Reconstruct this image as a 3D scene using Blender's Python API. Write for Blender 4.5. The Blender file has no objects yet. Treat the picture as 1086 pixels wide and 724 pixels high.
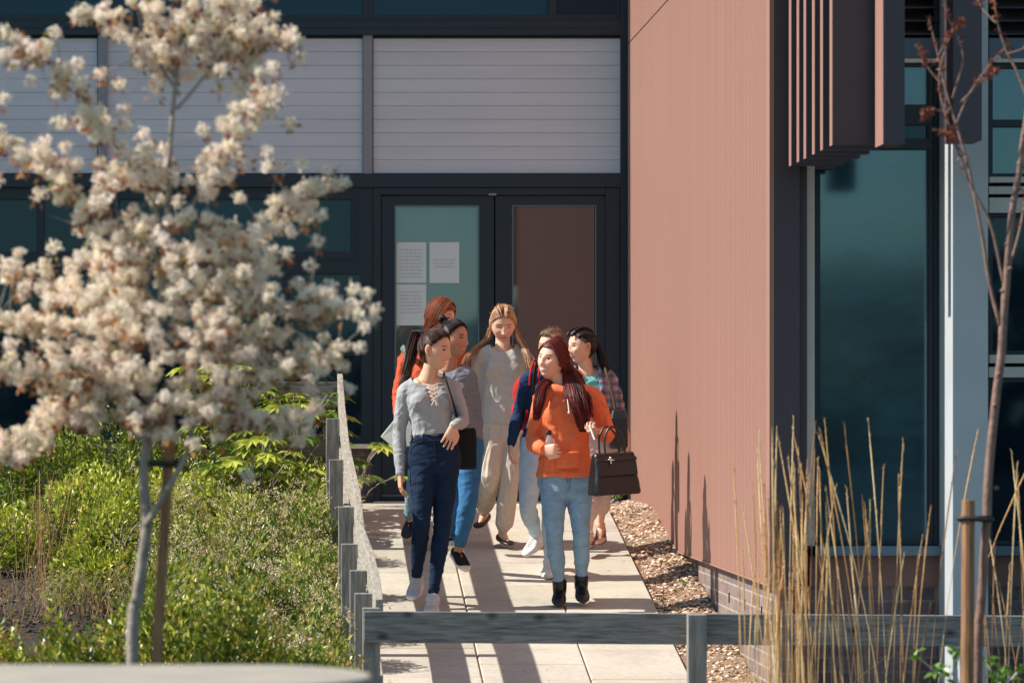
import bpy, math, random
import numpy as np
from mathutils import Vector, Matrix
SC = bpy.context.scene
COL = SC.collection
rnd = random.Random(7)
NP = np.random.default_rng(11)
PI = math.pi
# ---- camera calibration: metres in the world from positions measured in the photo
F, CX, CY, CZ = 4663.0, 314.0, 435.0, 0.638
def P(x, y, Y):
    return np.array([(x - CX) * Y / F, Y, CZ - (y - CY) * Y / F])
SLOPE, YTOP, YFOOT = 0.125, 30.84, 20.5
def ramp(Y):
    if Y > YTOP: Y = YTOP
    if Y < YFOOT: Y = YFOOT
    return -(31.3 - Y) * SLOPE
Y0 = 33.2            # plane of the entrance front
XW = 2.5             # plane of the terracotta side wall
YC = 23.18           # front corner of the side wall
WORLD = {}
# ---------------------------------------------------------------- meshes
class MB:
    def __init__(s): s.v = []; s.f = []; s.c = []; s.n = 0; s.m = []
    def add(s, v, f, col=None, mi=0):
        v = np.asarray(v, float).reshape(-1, 3)
        s.v.append(v)
        off = s.n
        for q in f: s.f.append(tuple(int(i) + off for i in q))
        s.m.extend([mi] * len(f))
        if col is None: col = (1, 1, 1)
        col = np.asarray(col, float)
        if col.ndim == 1: col = np.tile(col[:3], (len(v), 1))
        s.c.append(col)
        s.n += len(v)
        return s
    def box(s, x0, x1, y0, y1, z0, z1, col=None, rot=0, piv=None, mi=0):
        v = np.array([[x, y, z] for z in (z0, z1) for y in (y0, y1) for x in (x0, x1)], float)
        if rot:
            p = np.array(piv if piv is not None else [(x0 + x1) / 2, (y0 + y1) / 2, 0.])
            c, n = math.cos(rot), math.sin(rot)
            d = v - p
            v = np.stack([p[0] + c * d[:, 0] - n * d[:, 1], p[1] + n * d[:, 0] + c * d[:, 1], v[:, 2]], 1)
        return s.add(v, [(0, 2, 3, 1), (4, 5, 7, 6), (0, 1, 5, 4), (2, 6, 7, 3), (0, 4, 6, 2), (1, 3, 7, 5)], col, mi)
    def loft(s, rings, col=None, cap=True, mi=0):
        n = len(rings[0]); v = np.concatenate(rings); f = []
        for k in range(len(rings) - 1):
            a, b = k * n, (k + 1) * n
            for i in range(n):
                j = (i + 1) % n
                f.append((a + i, a + j, b + j, b + i))
        if cap:
            f.append(tuple(range(n - 1, -1, -1)))
            f.append(tuple(range((len(rings) - 1) * n, len(rings) * n)))
        return s.add(v, f, col, mi)
    def tube(s, pts, rad, n=12, flat=None, col=None, ends=True, mi=0):
        pts = np.asarray(pts, float); k = len(pts)
        rad = np.broadcast_to(np.asarray(rad, float), (k,))
        rings = []
        t = np.zeros_like(pts); t[1:-1] = pts[2:] - pts[:-2]; t[0] = pts[1] - pts[0]; t[-1] = pts[-1] - pts[-2]
        t /= np.linalg.norm(t, axis=1)[:, None] + 1e-9
        up = np.array([0, 1., 0]) if abs(t[0][1]) < .8 else np.array([1., 0, 0])
        a = np.linspace(0, 2 * PI, n, endpoint=False)
        R = []
        for i in range(k):
            e = np.cross(t[i], up); e /= np.linalg.norm(e) + 1e-9
            g = np.cross(e, t[i]); up = g
            R.append((e, g))
            fl = 1 if flat is None else flat
            rings.append(pts[i] + rad[i] * (np.cos(a)[:, None] * e + fl * np.sin(a)[:, None] * g))
        if ends:   # rounded ends
            e, g = R[0]
            rings.insert(0, pts[0] - t[0] * rad[0] * .7 + rad[0] * .6 * (np.cos(a)[:, None] * e + np.sin(a)[:, None] * g))
            e, g = R[-1]
            rings.append(pts[-1] + t[-1] * rad[-1] * .7 + rad[-1] * .6 * (np.cos(a)[:, None] * e + np.sin(a)[:, None] * g))
        return s.loft(rings, col, True, mi)
    def ell(s, c, r, M3=None, nu=16, nv=10, col=None, mi=0):
        v = []; f = []
        for i in range(nv + 1):
            th = PI * i / nv
            for j in range(nu):
                ph = 2 * PI * j / nu
                v.append((math.sin(th) * math.cos(ph), math.sin(th) * math.sin(ph), math.cos(th)))
        v = np.array(v) * np.asarray(r, float)
        if M3 is not None: v = v @ np.asarray(M3).T
        v = v + np.asarray(c, float)
        for i in range(nv):
            for j in range(nu):
                k = (j + 1) % nu
                f.append((i * nu + j, (i + 1) * nu + j, (i + 1) * nu + k, i * nu + k))
        return s.add(v, f, col, mi)
    def raw(s): return np.concatenate(s.v), s.f, np.concatenate(s.c)
    def build(s, name, mat, parent=None, smooth=False, origin=None, bevel=0):
        v, f, c = s.raw()
        me = make_mesh(name, v, f, c)
        if any(s.m): me.polygons.foreach_set('material_index', s.m)
        return link(name, me, mat, parent, smooth, origin, bevel)
def make_mesh(name, v, f, c=None):
    me = bpy.data.meshes.new(name)
    me.from_pydata(v.tolist() if hasattr(v, 'tolist') else v, [], f)
    if c is not None:
        a = me.color_attributes.new('Col', 'FLOAT_COLOR', 'POINT')
        a.data.foreach_set('color', np.concatenate([c, np.ones((len(c), 1))], 1).ravel())
    me.update()
    return me
def link(name, me, mat, parent=None, smooth=False, origin=None, bevel=0):
    mats = mat if isinstance(mat, (list, tuple)) else [mat]
    for m in mats: me.materials.append(m)
    o = bpy.data.objects.new(name, me); COL.objects.link(o)
    if parent is not None:
        o.parent = parent; org = WORLD[parent]
    elif origin is not None:
        org = np.asarray(origin, float); o.location = org.tolist()
    else: org = np.zeros(3)
    WORLD[o] = org
    if np.any(org): me.transform(Matrix.Translation(Vector((-org).tolist())))
    if smooth: me.polygons.foreach_set('use_smooth', [True] * len(me.polygons))
    if bevel:
        b = o.modifiers.new('bevel', 'BEVEL'); b.width = bevel; b.segments = 2; b.limit_method = 'ANGLE'; b.angle_limit = math.radians(40)
    me.update()
    return o
def empty(name, loc, label=None, cat=None, group=None):
    o = bpy.data.objects.new(name, None); COL.objects.link(o)
    o.empty_display_size = .1
    o.location = [float(q) for q in loc]; WORLD[o] = np.asarray(loc, float)
    return tag(o, label, cat, group)
def tag(o, label=None, cat=None, group=None, kind=None):
    if label: o['label'] = label
    if cat: o['category'] = cat
    if group: o['group'] = group
    if kind: o['kind'] = kind
    return o
def remesh(mb, voxel, it=3, fac=.5):
    v, f, c = mb.raw()
    me = make_mesh('tmp', v, f)
    o = bpy.data.objects.new('tmp', me); COL.objects.link(o)
    m = o.modifiers.new('r', 'REMESH'); m.mode = 'VOXEL'; m.voxel_size = voxel; m.adaptivity = 0
    if it:
        sm = o.modifiers.new('s', 'SMOOTH'); sm.factor = fac; sm.iterations = it
    dg = bpy.context.evaluated_depsgraph_get(); dg.update()
    ev = o.evaluated_get(dg)
    r = bpy.data.meshes.new_from_object(ev)
    bpy.data.objects.remove(o); bpy.data.meshes.remove(me)
    return r
def coords(me):
    a = np.empty(len(me.vertices) * 3); me.vertices.foreach_get('co', a); return a.reshape(-1, 3)
def normals(me):
    a = np.empty(len(me.vertices) * 3); me.vertices.foreach_get('normal', a); return a.reshape(-1, 3)
def set_col(me, c):
    a = me.color_attributes.get('Col') or me.color_attributes.new('Col', 'FLOAT_COLOR', 'POINT')
    a.data.foreach_set('color', np.concatenate([c, np.ones((len(c), 1))], 1).ravel())
def drop_verts(me, mask):
    import bmesh
    bm = bmesh.new(); bm.from_mesh(me); bm.verts.ensure_lookup_table()
    bmesh.ops.delete(bm, geom=[bm.verts[i] for i in np.nonzero(mask)[0]], context='VERTS')
    bm.to_mesh(me); bm.free(); me.update()
# smooth pseudo noise on arrays of points
_K = NP.normal(size=(10, 3)); _K2 = NP.normal(size=(10, 3)); _PH = NP.uniform(0, 6.28, (10, 2))
def wob(p, freq, n=7, warp=1.6):
    q = np.asarray(p) * freq; s = 0
    for i in range(n):
        s = s + np.sin(q @ _K[i] + _PH[i, 0] + warp * np.sin(q @ _K2[i] * .6 + _PH[i, 1]))
    return s / n ** .5
# ---------------------------------------------------------------- materials
def lin(r, g, b):
    def q(c):
        c /= 255.
        return c / 12.92 if c < .04045 else ((c + .055) / 1.055) ** 2.4
    return (q(r), q(g), q(b))
def mat(name, col=(.5, .5, .5), rough=.6, var=.0, vscale=8, bump=0, bscale=60, metal=0, spec=.5, attr=False,
        sss=0, aniso=None, trans=0, ior=1.5, coat=0, sheen=0, var2=0, v2scale=1.5, alpha=1):
    m = bpy.data.materials.new(name); m.use_nodes = True
    nt = m.node_tree; N = nt.nodes; L = nt.links
    b = N['Principled BSDF']
    b.inputs['Roughness'].default_value = rough; b.inputs['Metallic'].default_value = metal
    b.inputs['Specular IOR Level'].default_value = spec; b.inputs['IOR'].default_value = ior
    b.inputs['Transmission Weight'].default_value = trans; b.inputs['Coat Weight'].default_value = coat
    b.inputs['Sheen Weight'].default_value = sheen
    if sss:
        b.inputs['Subsurface Weight'].default_value = sss; b.inputs['Subsurface Radius'].default_value = (.012, .005, .003)
        b.inputs['Subsurface Scale'].default_value = 1
    tc = N.new('ShaderNodeTexCoord')
    def mapped(sc):
        if aniso is None: 
            return tc.outputs['Object'], sc
        mp = N.new('ShaderNodeMapping'); mp.inputs['Scale'].default_value = aniso
        L.new(tc.outputs['Object'], mp.inputs['Vector']); return mp.outputs[0], sc
    if attr:
        at = N.new('ShaderNodeAttribute'); at.attribute_name = 'Col'; cur = at.outputs['Color']
        if col != (1, 1, 1):
            mx = N.new('ShaderNodeMix'); mx.data_type = 'RGBA'; mx.blend_type = 'MULTIPLY'; mx.inputs[0].default_value = 1
            L.new(cur, mx.inputs[6]); mx.inputs[7].default_value = (*col, 1); cur = mx.outputs[2]
    else:
        rg = N.new('ShaderNodeRGB'); rg.outputs[0].default_value = (*col, 1); cur = rg.outputs[0]
    for amt, sc in ((var, vscale), (var2, v2scale)):
        if amt:
            no = N.new('ShaderNodeTexNoise'); no.inputs['Detail'].default_value = 5; no.inputs['Roughness'].default_value = .6
            src, s2 = mapped(sc); no.inputs['Scale'].default_value = s2; L.new(src, no.inputs['Vector'])
            mr = N.new('ShaderNodeMapRange'); mr.inputs[1].default_value = .3; mr.inputs[2].default_value = .7
            mr.inputs[3].default_value = 1 - amt; mr.inputs[4].default_value = 1 + amt; mr.clamp = True
            L.new(no.outputs[0], mr.inputs[0])
            mx = N.new('ShaderNodeVectorMath'); mx.operation = 'SCALE'
            L.new(cur, mx.inputs[0]); L.new(mr.outputs[0], mx.inputs['Scale']); cur = mx.outputs[0]
    L.new(cur, b.inputs['Base Color'])
    if bump:
        no = N.new('ShaderNodeTexNoise'); no.inputs['Detail'].default_value = 4
        src, s2 = mapped(bscale); no.inputs['Scale'].default_value = s2; L.new(src, no.inputs['Vector'])
        bp = N.new('ShaderNodeBump'); bp.inputs['Strength'].default_value = bump; bp.inputs['Distance'].default_value = .01
        L.new(no.outputs[0], bp.inputs['Height']); L.new(bp.outputs[0], b.inputs['Normal'])
    if alpha < 1: b.inputs['Alpha'].default_value = alpha
    return m
def wood_mat(name, base, dark, scale=(1, 1, 1), knots=True):
    m = mat(name, base, .85); nt = m.node_tree; N = nt.nodes; L = nt.links; b = N['Principled BSDF']
    tc = N.new('ShaderNodeTexCoord'); mp = N.new('ShaderNodeMapping'); mp.inputs['Scale'].default_value = scale
    L.new(tc.outputs['Object'], mp.inputs['Vector'])
    no = N.new('ShaderNodeTexNoise'); no.inputs['Scale'].default_value = 6; no.inputs['Detail'].default_value = 6; no.inputs['Distortion'].default_value = .6
    L.new(mp.outputs[0], no.inputs['Vector'])
    r = N.new('ShaderNodeMix'); r.data_type = 'RGBA'; r.inputs[6].default_value = (*dark, 1); r.inputs[7].default_value = (*base, 1)
    mr = N.new('ShaderNodeMapRange'); mr.inputs[1].default_value = .3; mr.inputs[2].default_value = .62
    L.new(no.outputs[0], mr.inputs[0]); L.new(mr.outputs[0], r.inputs[0])
    cur = r.outputs[2]
    if knots:
        vo = N.new('ShaderNodeTexVoronoi'); vo.inputs['Scale'].default_value = 5.2
        vo.voronoi_dimensions = '2D'; sx = N.new('ShaderNodeSeparateXYZ'); mp2 = N.new('ShaderNodeCombineXYZ'); L.new(tc.outputs['Object'], sx.inputs[0]); mm = N.new('ShaderNodeMath'); mm.operation = 'MULTIPLY'; mm.inputs[1].default_value = .62; L.new(sx.outputs['X'], mm.inputs[0]); L.new(mm.outputs[0], mp2.inputs[0]); L.new(sx.outputs['Z'], mp2.inputs[1])
        L.new(mp2.outputs[0], vo.inputs['Vector'])
        m2 = N.new('ShaderNodeMapRange'); m2.inputs[1].default_value = .03; m2.inputs[2].default_value = .13; m2.inputs[3].default_value = .3; m2.inputs[4].default_value = 1
        L.new(vo.outputs['Distance'], m2.inputs[0])
        sc = N.new('ShaderNodeVectorMath'); sc.operation = 'SCALE'; L.new(cur, sc.inputs[0]); L.new(m2.outputs[0], sc.inputs['Scale']); cur = sc.outputs[0]
    L.new(cur, b.inputs['Base Color'])
    bp = N.new('ShaderNodeBump'); bp.inputs['Strength'].default_value = .35; bp.inputs['Distance'].default_value = .004
    L.new(no.outputs[0], bp.inputs['Height']); L.new(bp.outputs[0], b.inputs['Normal'])
    return m
def brick_mat(name, c1, c2, mortar, axis='X'):
    m = mat(name, c1, .85); nt = m.node_tree; N = nt.nodes; L = nt.links; b = N['Principled BSDF']
    tc = N.new('ShaderNodeTexCoord'); sp = N.new('ShaderNodeSeparateXYZ'); cb = N.new('ShaderNodeCombineXYZ')
    L.new(tc.outputs['Object'], sp.inputs[0]); L.new(sp.outputs[axis], cb.inputs[0]); L.new(sp.outputs['Z'], cb.inputs[1])
    br = N.new('ShaderNodeTexBrick'); br.inputs['Scale'].default_value = 1; br.inputs['Brick Width'].default_value = .225
    br.inputs['Row Height'].default_value = .075; br.inputs['Mortar Size'].default_value = .006; br.inputs['Mortar Smooth'].default_value = .1
    br.inputs['Color1'].default_value = (*c1, 1); br.inputs['Color2'].default_value = (*c2, 1); br.inputs['Mortar'].default_value = (*mortar, 1)
    L.new(cb.outputs[0], br.inputs['Vector'])
    no = N.new('ShaderNodeTexNoise'); no.inputs['Scale'].default_value = 30; L.new(tc.outputs['Object'], no.inputs['Vector'])
    mr = N.new('ShaderNodeMapRange'); mr.inputs[1].default_value = .3; mr.inputs[2].default_value = .7; mr.inputs[3].default_value = .75; mr.inputs[4].default_value = 1.2
    L.new(no.outputs[0], mr.inputs[0])
    sc = N.new('ShaderNodeVectorMath'); sc.operation = 'SCALE'; L.new(br.outputs['Color'], sc.inputs[0]); L.new(mr.outputs[0], sc.inputs['Scale'])
    L.new(sc.outputs[0], b.inputs['Base Color'])
    bp = N.new('ShaderNodeBump'); bp.invert = True; bp.inputs['Strength'].default_value = .7; bp.inputs['Distance'].default_value = .006
    L.new(br.outputs['Fac'], bp.inputs['Height']); L.new(bp.outputs[0], b.inputs['Normal'])
    return m
def leaf_mat(name, rough=.45, transl=.35, spec=.5):
    m = mat(name, (1, 1, 1), rough, attr=True, spec=spec); nt = m.node_tree; N = nt.nodes; L = nt.links
    b = N['Principled BSDF']; out = N['Material Output']; at = [n for n in N if n.type == 'ATTRIBUTE'][0]
    tr = N.new('ShaderNodeBsdfTranslucent'); L.new(at.outputs['Color'], tr.inputs[0])
    mx = N.new('ShaderNodeMixShader'); mx.inputs[0].default_value = transl
    L.new(b.outputs[0], mx.inputs[1]); L.new(tr.outputs[0], mx.inputs[2]); L.new(mx.outputs[0], out.inputs['Surface'])
    return m
def norm(a): return a / (np.linalg.norm(a, axis=-1, keepdims=True) + 1e-9)
def leaves(mb, pos, d, nrm, L, W, col, fold=.15):
    """pointed folded leaves: pos base, d direction, nrm face normal"""
    n = len(pos); d = norm(d); s = norm(np.cross(d, nrm)); nn = np.cross(s, d)
    L = np.broadcast_to(L, (n,))[:, None]; W = np.broadcast_to(W, (n,))[:, None]
    a = pos; b = pos + d * L * .5 + s * W * .5 + nn * W * fold; c = pos + d * L - nn * L * .12; e = pos + d * L * .5 - s * W * .5 + nn * W * fold
    v = np.stack([a, b, c, e], 1).reshape(-1, 3)
    i = np.arange(n) * 4
    f = np.concatenate([np.stack([i, i + 1, i + 2], 1), np.stack([i, i + 2, i + 3], 1)])
    cc = np.repeat(np.asarray(col).reshape(n, 3), 4, 0)
    off = mb.n
    mb.v.append(v); mb.c.append(cc); mb.f.extend([tuple(q) for q in (f + off).tolist()]); mb.m.extend([0] * len(f)); mb.n += len(v)
def rdir(n): return norm(NP.normal(size=(n, 3)))
# ================================================================ camera, light, sky
cam = bpy.data.cameras.new('camera'); cam_o = bpy.data.objects.new('camera', cam); COL.objects.link(cam_o)
cam_o.location = (0, 0, CZ); cam_o.rotation_euler = (PI / 2, 0, 0)
cam.sensor_width = 36; cam.sensor_fit = 'HORIZONTAL'; cam.lens = 36 * F / 1086
cam.shift_x = (543 - CX) / 1086; cam.shift_y = (CY - 362) / 1086
cam.clip_start = .5; cam.clip_end = 2000
cam.dof.use_dof = True; cam.dof.focus_distance = 27.3; cam.dof.aperture_fstop = 5.0; cam.dof.aperture_blades = 9
SC.camera = cam_o
EL, AZ = math.radians(43.5), math.radians(-.8)
sd = Vector((math.cos(EL) * math.cos(AZ), math.cos(EL) * math.sin(AZ), -math.sin(EL)))
sun = bpy.data.lights.new('sun', 'SUN'); sun.energy = 4.9; sun.angle = math.radians(.55); sun.color = (1, .945, .87)
so = bpy.data.objects.new('sun', sun); COL.objects.link(so); so.rotation_euler = sd.to_track_quat('-Z', 'Y').to_euler(); so.location = (-20, 20, 20)
w = bpy.data.worlds.new('World'); SC.world = w; w.use_nodes = True
sky = w.node_tree.nodes.new('ShaderNodeTexSky'); sky.sky_type = 'NISHITA'; sky.sun_disc = False
sky.sun_elevation = EL; sky.sun_rotation = math.atan2(-sd.x, -sd.y) % (2 * PI); sky.air_density = 1.0; sky.dust_density = .2; sky.ozone_density = 4
bg = w.node_tree.nodes['Background']; bg.inputs[1].default_value = .122
wt = w.node_tree.nodes.new('ShaderNodeVectorMath'); wt.operation = 'MULTIPLY'; wt.inputs[1].default_value = (.93, 1.0, .86)   # cooler white balance of the sky
w.node_tree.links.new(sky.outputs[0], wt.inputs[0]); w.node_tree.links.new(wt.outputs[0], bg.inputs[0])
SC.view_settings.view_transform = 'Standard'; SC.view_settings.look = 'None'; SC.view_settings.exposure = .5; SC.view_settings.gamma = 1
SC.render.engine = 'CYCLES'; SC.cycles.max_bounces = 7
# ================================================================ materials
M = {}
M['navy'] = mat('navy_metal', lin(18, 38, 52), .35, var=.08, vscale=3, spec=.4)
M['navy_light'] = mat('blue_grey_metal', lin(84, 108, 124), .4, var=.05, vscale=3)
M['grey_frame'] = mat('grey_mullion', lin(128, 134, 142), .5)
M['cream_frame'] = mat('cream_frame', lin(216, 206, 194), .5, var=.05)
M['white_col'] = mat('white_column', lin(186, 190, 192), .5, var=.05, vscale=4)
M['siding'] = mat('siding', lin(192, 201, 210), .5, var=.05, vscale=5, aniso=(.15, 1, 3), var2=.07, v2scale=1.2, bump=.05, bscale=20)
M['terra'] = mat('terracotta_cladding', lin(160, 118, 103), .55, var=.05, vscale=3, var2=.045, v2scale=.9, bump=.04, bscale=30, aniso=(1, 7, .06))
M['terra_dark'] = mat('brown_panel', lin(116, 82, 76), .5, var=.06)
M['bronze'] = mat('bronze_fin', lin(72, 62, 68), .5, var=.05)  # terracotta with the shade of camera-facing sides put into its colour
M['black'] = mat('black_gap', (.012, .013, .015), .6)
M['louvre'] = mat('louvre_metal', lin(70, 66, 66), .5)
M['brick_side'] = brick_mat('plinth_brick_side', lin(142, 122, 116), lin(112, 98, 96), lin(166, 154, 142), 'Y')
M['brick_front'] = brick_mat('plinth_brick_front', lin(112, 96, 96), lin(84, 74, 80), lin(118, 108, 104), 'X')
def glass(name, tint, refl=.2, tintr=(1, 1, 1), var=.3, vs=.5, rough=.03, aniso=(1, 1, 1)):
    m = mat(name, tint, .4, var=var, vscale=vs, aniso=aniso, spec=0); nt = m.node_tree; N = nt.nodes; L = nt.links
    b = N['Principled BSDF']; out = N['Material Output']
    g = N.new('ShaderNodeBsdfGlossy'); g.inputs['Roughness'].default_value = rough; g.inputs['Color'].default_value = (*tintr, 1)
    mx = N.new('ShaderNodeMixShader'); mx.inputs[0].default_value = refl
    L.new(b.outputs[0], mx.inputs[1]); L.new(g.outputs[0], mx.inputs[2]); L.new(mx.outputs[0], out.inputs['Surface'])
    return m
M['glass_dark'] = glass('dark_window_glass', (.004, .013, .024), .04, (.4, .7, 1.0))
M['glass_door'] = glass('door_glass', (.055, .105, .125), .13, (.55, .75, .9))
M['glass_door_r'] = glass('door_glass_brown', (.018, .016, .018), .13, (.8, .8, .9))
M['glass_teal'] = glass('teal_window_glass', (.016, .050, .070), .14, (.42, .70, .9), rough=.07, var=.5, vs=2.5, aniso=(1, 1, 2.2))
M['paving'] = mat('concrete_slab', (1, 1, 1), .85, attr=True, var=.13, vscale=2.2, var2=.10, v2scale=22, bump=.12, bscale=120)
M['joint'] = mat('slab_joint', lin(110, 92, 66), .95, var=.4, vscale=12)
M['soil'] = mat('soil', lin(52, 43, 34), .95, var=.4, vscale=14, bump=.8, bscale=40, var2=.25, v2scale=1.2)
M['gravelbed'] = mat('gravel_bed', lin(140, 114, 90), .95, var=.5, vscale=60, bump=1, bscale=90)
M['stone'] = mat('gravel_stone', (1, 1, 1), .85, attr=True, bump=.2, bscale=200)
M['wood'] = wood_mat('weathered_timber', lin(150, 144, 138), lin(92, 90, 90), (1, 12, 12))
M['wood_v'] = wood_mat('weathered_timber_post', lin(154, 148, 140), lin(108, 104, 102), (12, 12, 1), False)
M['wood_r'] = wood_mat('weathered_timber_rail', lin(176, 166, 150), lin(122, 114, 106), (12, 1, 12), False)
M['stake'] = wood_mat('stake_timber', lin(168, 122, 86), lin(110, 76, 52), (14, 14, 1), False)
M['table'] = wood_mat('pale_table_timber', lin(176, 166, 150), lin(134, 124, 112), (.8, 9, 9), False)
M['paper'] = mat('paper', lin(196, 212, 216), .6)
M['ink'] = mat('ink', lin(120, 136, 142), .7)
M['rubber'] = mat('black_rubber', (.02, .02, .022), .6)
# ================================================================ ground sheet
def sheet():
    mb = MB(); ys = [-300, -40, 0, 12, 16, YFOOT] + list(np.arange(21, 31, .5)) + [YTOP, 31.2, 33, 36, 60, 400]
    xs = [-300, -40, -12, -6, -3, -2, -1, 0, .3, 2.2, 4, 8, 20, 60, 300]
    v = [[x, y, ramp(y) - .03] for y in ys for x in xs]; n = len(xs)
    f = [(j * n + i, j * n + i + 1, (j + 1) * n + i + 1, (j + 1) * n + i) for j in range(len(ys) - 1) for i in range(n - 1)]
    mb.add(v, f); return mb
tag(sheet().build('ground', M['soil']), kind='structure')
# paved ramp: slabs over a jointing bed
X_L, X_J1, X_J2, X_R = .438, 1.038, 1.64, 2.2
mb = MB()
v = [[x, y, ramp(y) - .012] for y in (19.0, YFOOT, YTOP, Y0 - .02) for x in (X_L - .02, X_R + .0)]
mb.add(v, [(2 * k, 2 * k + 1, 2 * k + 3, 2 * k + 2) for k in range(3)])
mb.add([[X_R, 19, ramp(19) - .2], [X_R, YFOOT, ramp(YFOOT) - .2], [X_R, YTOP, ramp(YTOP) - .2], [X_R, Y0, ramp(Y0) - .2],
        [X_R, 19, ramp(19) - .012], [X_R, YFOOT, ramp(YFOOT) - .012], [X_R, YTOP, ramp(YTOP) - .012], [X_R, Y0, ramp(Y0) - .012]],
       [(0, 1, 5, 4), (1, 2, 6, 5), (2, 3, 7, 6)])
tag(mb.build('path_bed', M['joint']), kind='structure')
mb = MB(); c0 = np.array(lin(189, 181, 166))
def slab(x0, x1, y0, y1):
    g = .004; x0 += g; x1 -= g; y0 += g; y1 -= g; h = NP.uniform(-.0015, .0015)
    e = .006
    top = [[x0 + e, y0 + e], [x1 - e, y0 + e], [x1 - e, y1 - e], [x0 + e, y1 - e]]
    rim = [[x0, y0], [x1, y0], [x1, y1], [x0, y1]]
    v = [[a, b, ramp(b) + h] for a, b in top] + [[a, b, ramp(b) + h - e] for a, b in rim] + [[a, b, ramp(b) - .04] for a, b in rim]
    f = [(0, 1, 2, 3)]
    for k in range(4):
        j = (k + 1) % 4; f += [(4 + k, 4 + j, j, k), (8 + k, 8 + j, 4 + j, 4 + k)]
    c = c0 * NP.uniform(.9, 1.06) * np.array([1, NP.uniform(.98, 1.01), NP.uniform(.95, 1.02)])
    mb.add(v, f, c)
def yj(y): return 4.55 * F / (y + 148)
yl = yj(631.7); ym = yj(703.7)
for (x0, x1, st) in ((X_L - .012, X_J1, yl), (X_J1, X_J2, ym), (X_J2, X_R, yj(724) + .12)):
    y = st
    while y > 20.5: y -= .9
    y = max(y, 19.2)
    while y < YTOP - .05:
        y2 = min(y + .9, YTOP)
        slab(x0, x1, y, y2); y = y2
    y = YTOP
    while y < Y0 - .1:
        y2 = min(y + .8, Y0 - .03); slab(x0, x1, y, y2); y = y2
tag(mb.build('path', M['paving']), kind='structure')
# gravel strip between path and wall
mb = MB(); ys = np.arange(19.5, 33.2, .15); xs = np.array([X_R + .002, 2.26, 2.33, 2.4, 2.47, 2.54])
prof = np.array([-.03, -.03, -.012, .0, .012, .02])
v = []
for y in ys:
    for k, x in enumerate(xs): v.append([x, y, ramp(y) + prof[k] + .008 * float(wob([x, y, 0], 9))])
n = len(xs)
mb.add(v, [(j * n + i, j * n + i + 1, (j + 1) * n + i + 1, (j + 1) * n + i) for j in range(len(ys) - 1) for i in range(n - 1)])
tag(mb.build('gravel_strip', M['gravelbed'], smooth=True), kind='structure')
def stones(mb, n, x0, x1, y0, y1, zf, smin, smax, pal):
    base = norm(np.array([[1, 1, 1], [-1, -1, 1], [-1, 1, -1], [1, -1, -1], [0, 0, 1.4], [0, 0, -1.2], [1.1, -.2, .3], [-1.1, .2, .2]], float))
    ff = [(0, 4, 7), (0, 6, 4), (4, 1, 7), (1, 4, 6), (7, 2, 0), (2, 7, 1), (3, 6, 0), (0, 2, 3), (3, 1, 6), (5, 3, 2), (5, 1, 3), (5, 2, 1)]
    for k in range(n):
        x = NP.uniform(x0, x1); y = NP.uniform(y0, y1); s = NP.uniform(smin, smax)
        q, _ = np.linalg.qr(NP.normal(size=(3, 3)))
        v = (base * NP.uniform(.75, 1.2, (8, 1))) @ q * np.array([s, s * NP.uniform(.7, 1), s * .6]) + [x, y, zf(x, y) + s * .25]
        mb.add(v, ff, np.array(pal[rnd.randrange(len(pal))]) * NP.uniform(.75, 1.15))
pal = [lin(222, 192, 160), lin(206, 168, 134), lin(234, 216, 194), lin(170, 136, 110), lin(196, 178, 160), lin(134, 106, 86)]
mb = MB()
stones(mb, 6500, X_R + .005, 2.535, 20.2, 33, lambda x, y: ramp(y) + float(np.interp(x, xs, prof)), .009, .02, pal)
tag(mb.build('gravel', M['stone']), 'pale brown gravel filling the strip between the paved ramp and the terracotta wall', 'gravel', kind='stuff')
mb = MB()
stones(mb, 2600, -2.3, -.75, 26.0, 29.6, lambda x, y: ramp(y) - .03, .008, .02, [lin(84, 68, 50), lin(60, 48, 36), lin(124, 104, 78), lin(44, 36, 28)])
tag(mb.build('bark_mulch', M['stone']), 'brown bark and stone mulch on the bare patch of the planted bank', 'mulch', kind='stuff')
# ================================================================ building
bld = empty('college_building', (2.5, Y0, 0), 'two-wing building with terracotta ribbed side wall, navy glazed entrance and grey siding', 'building')
def pbox(mb, x0, x1, y0, y1, Y, d0, d1, col=None):
    """box whose front face fills photo box x0..x1, y0..y1 at depth Y; from Y+d0 to Y+d1"""
    a = P(x0, y1, Y); b = P(x1, y0, Y)
    return mb.box(a[0], b[0], Y + d0, Y + d1, a[2], b[2], col)
def part(name, m, boxes, Y, parent=bld, bevel=0):
    mb = MB()
    for b in boxes: pbox(mb, *b[:4], Y, b[4], b[5])
    return mb.build(name, m, parent, bevel=bevel)
# core walls behind all glazing
mb = MB()
mb.box(-9, 2.49, Y0 + .16, Y0 + 8, -.6, 7.2)
mb.box(2.62, 9.5, YC + .32, Y0 + 8, -1.7, 7.2)
mb.build('core_wall', M['black'], bld)
mb = MB(); mb.box(-9.2, 2.45, Y0 - .25, Y0 + 8, 7.2, 7.45); mb.box(2.4, 9.6, YC - .1, Y0 + 8.1, 7.21, 7.47); mb.build('roof', M['navy_light'], bld)
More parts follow.
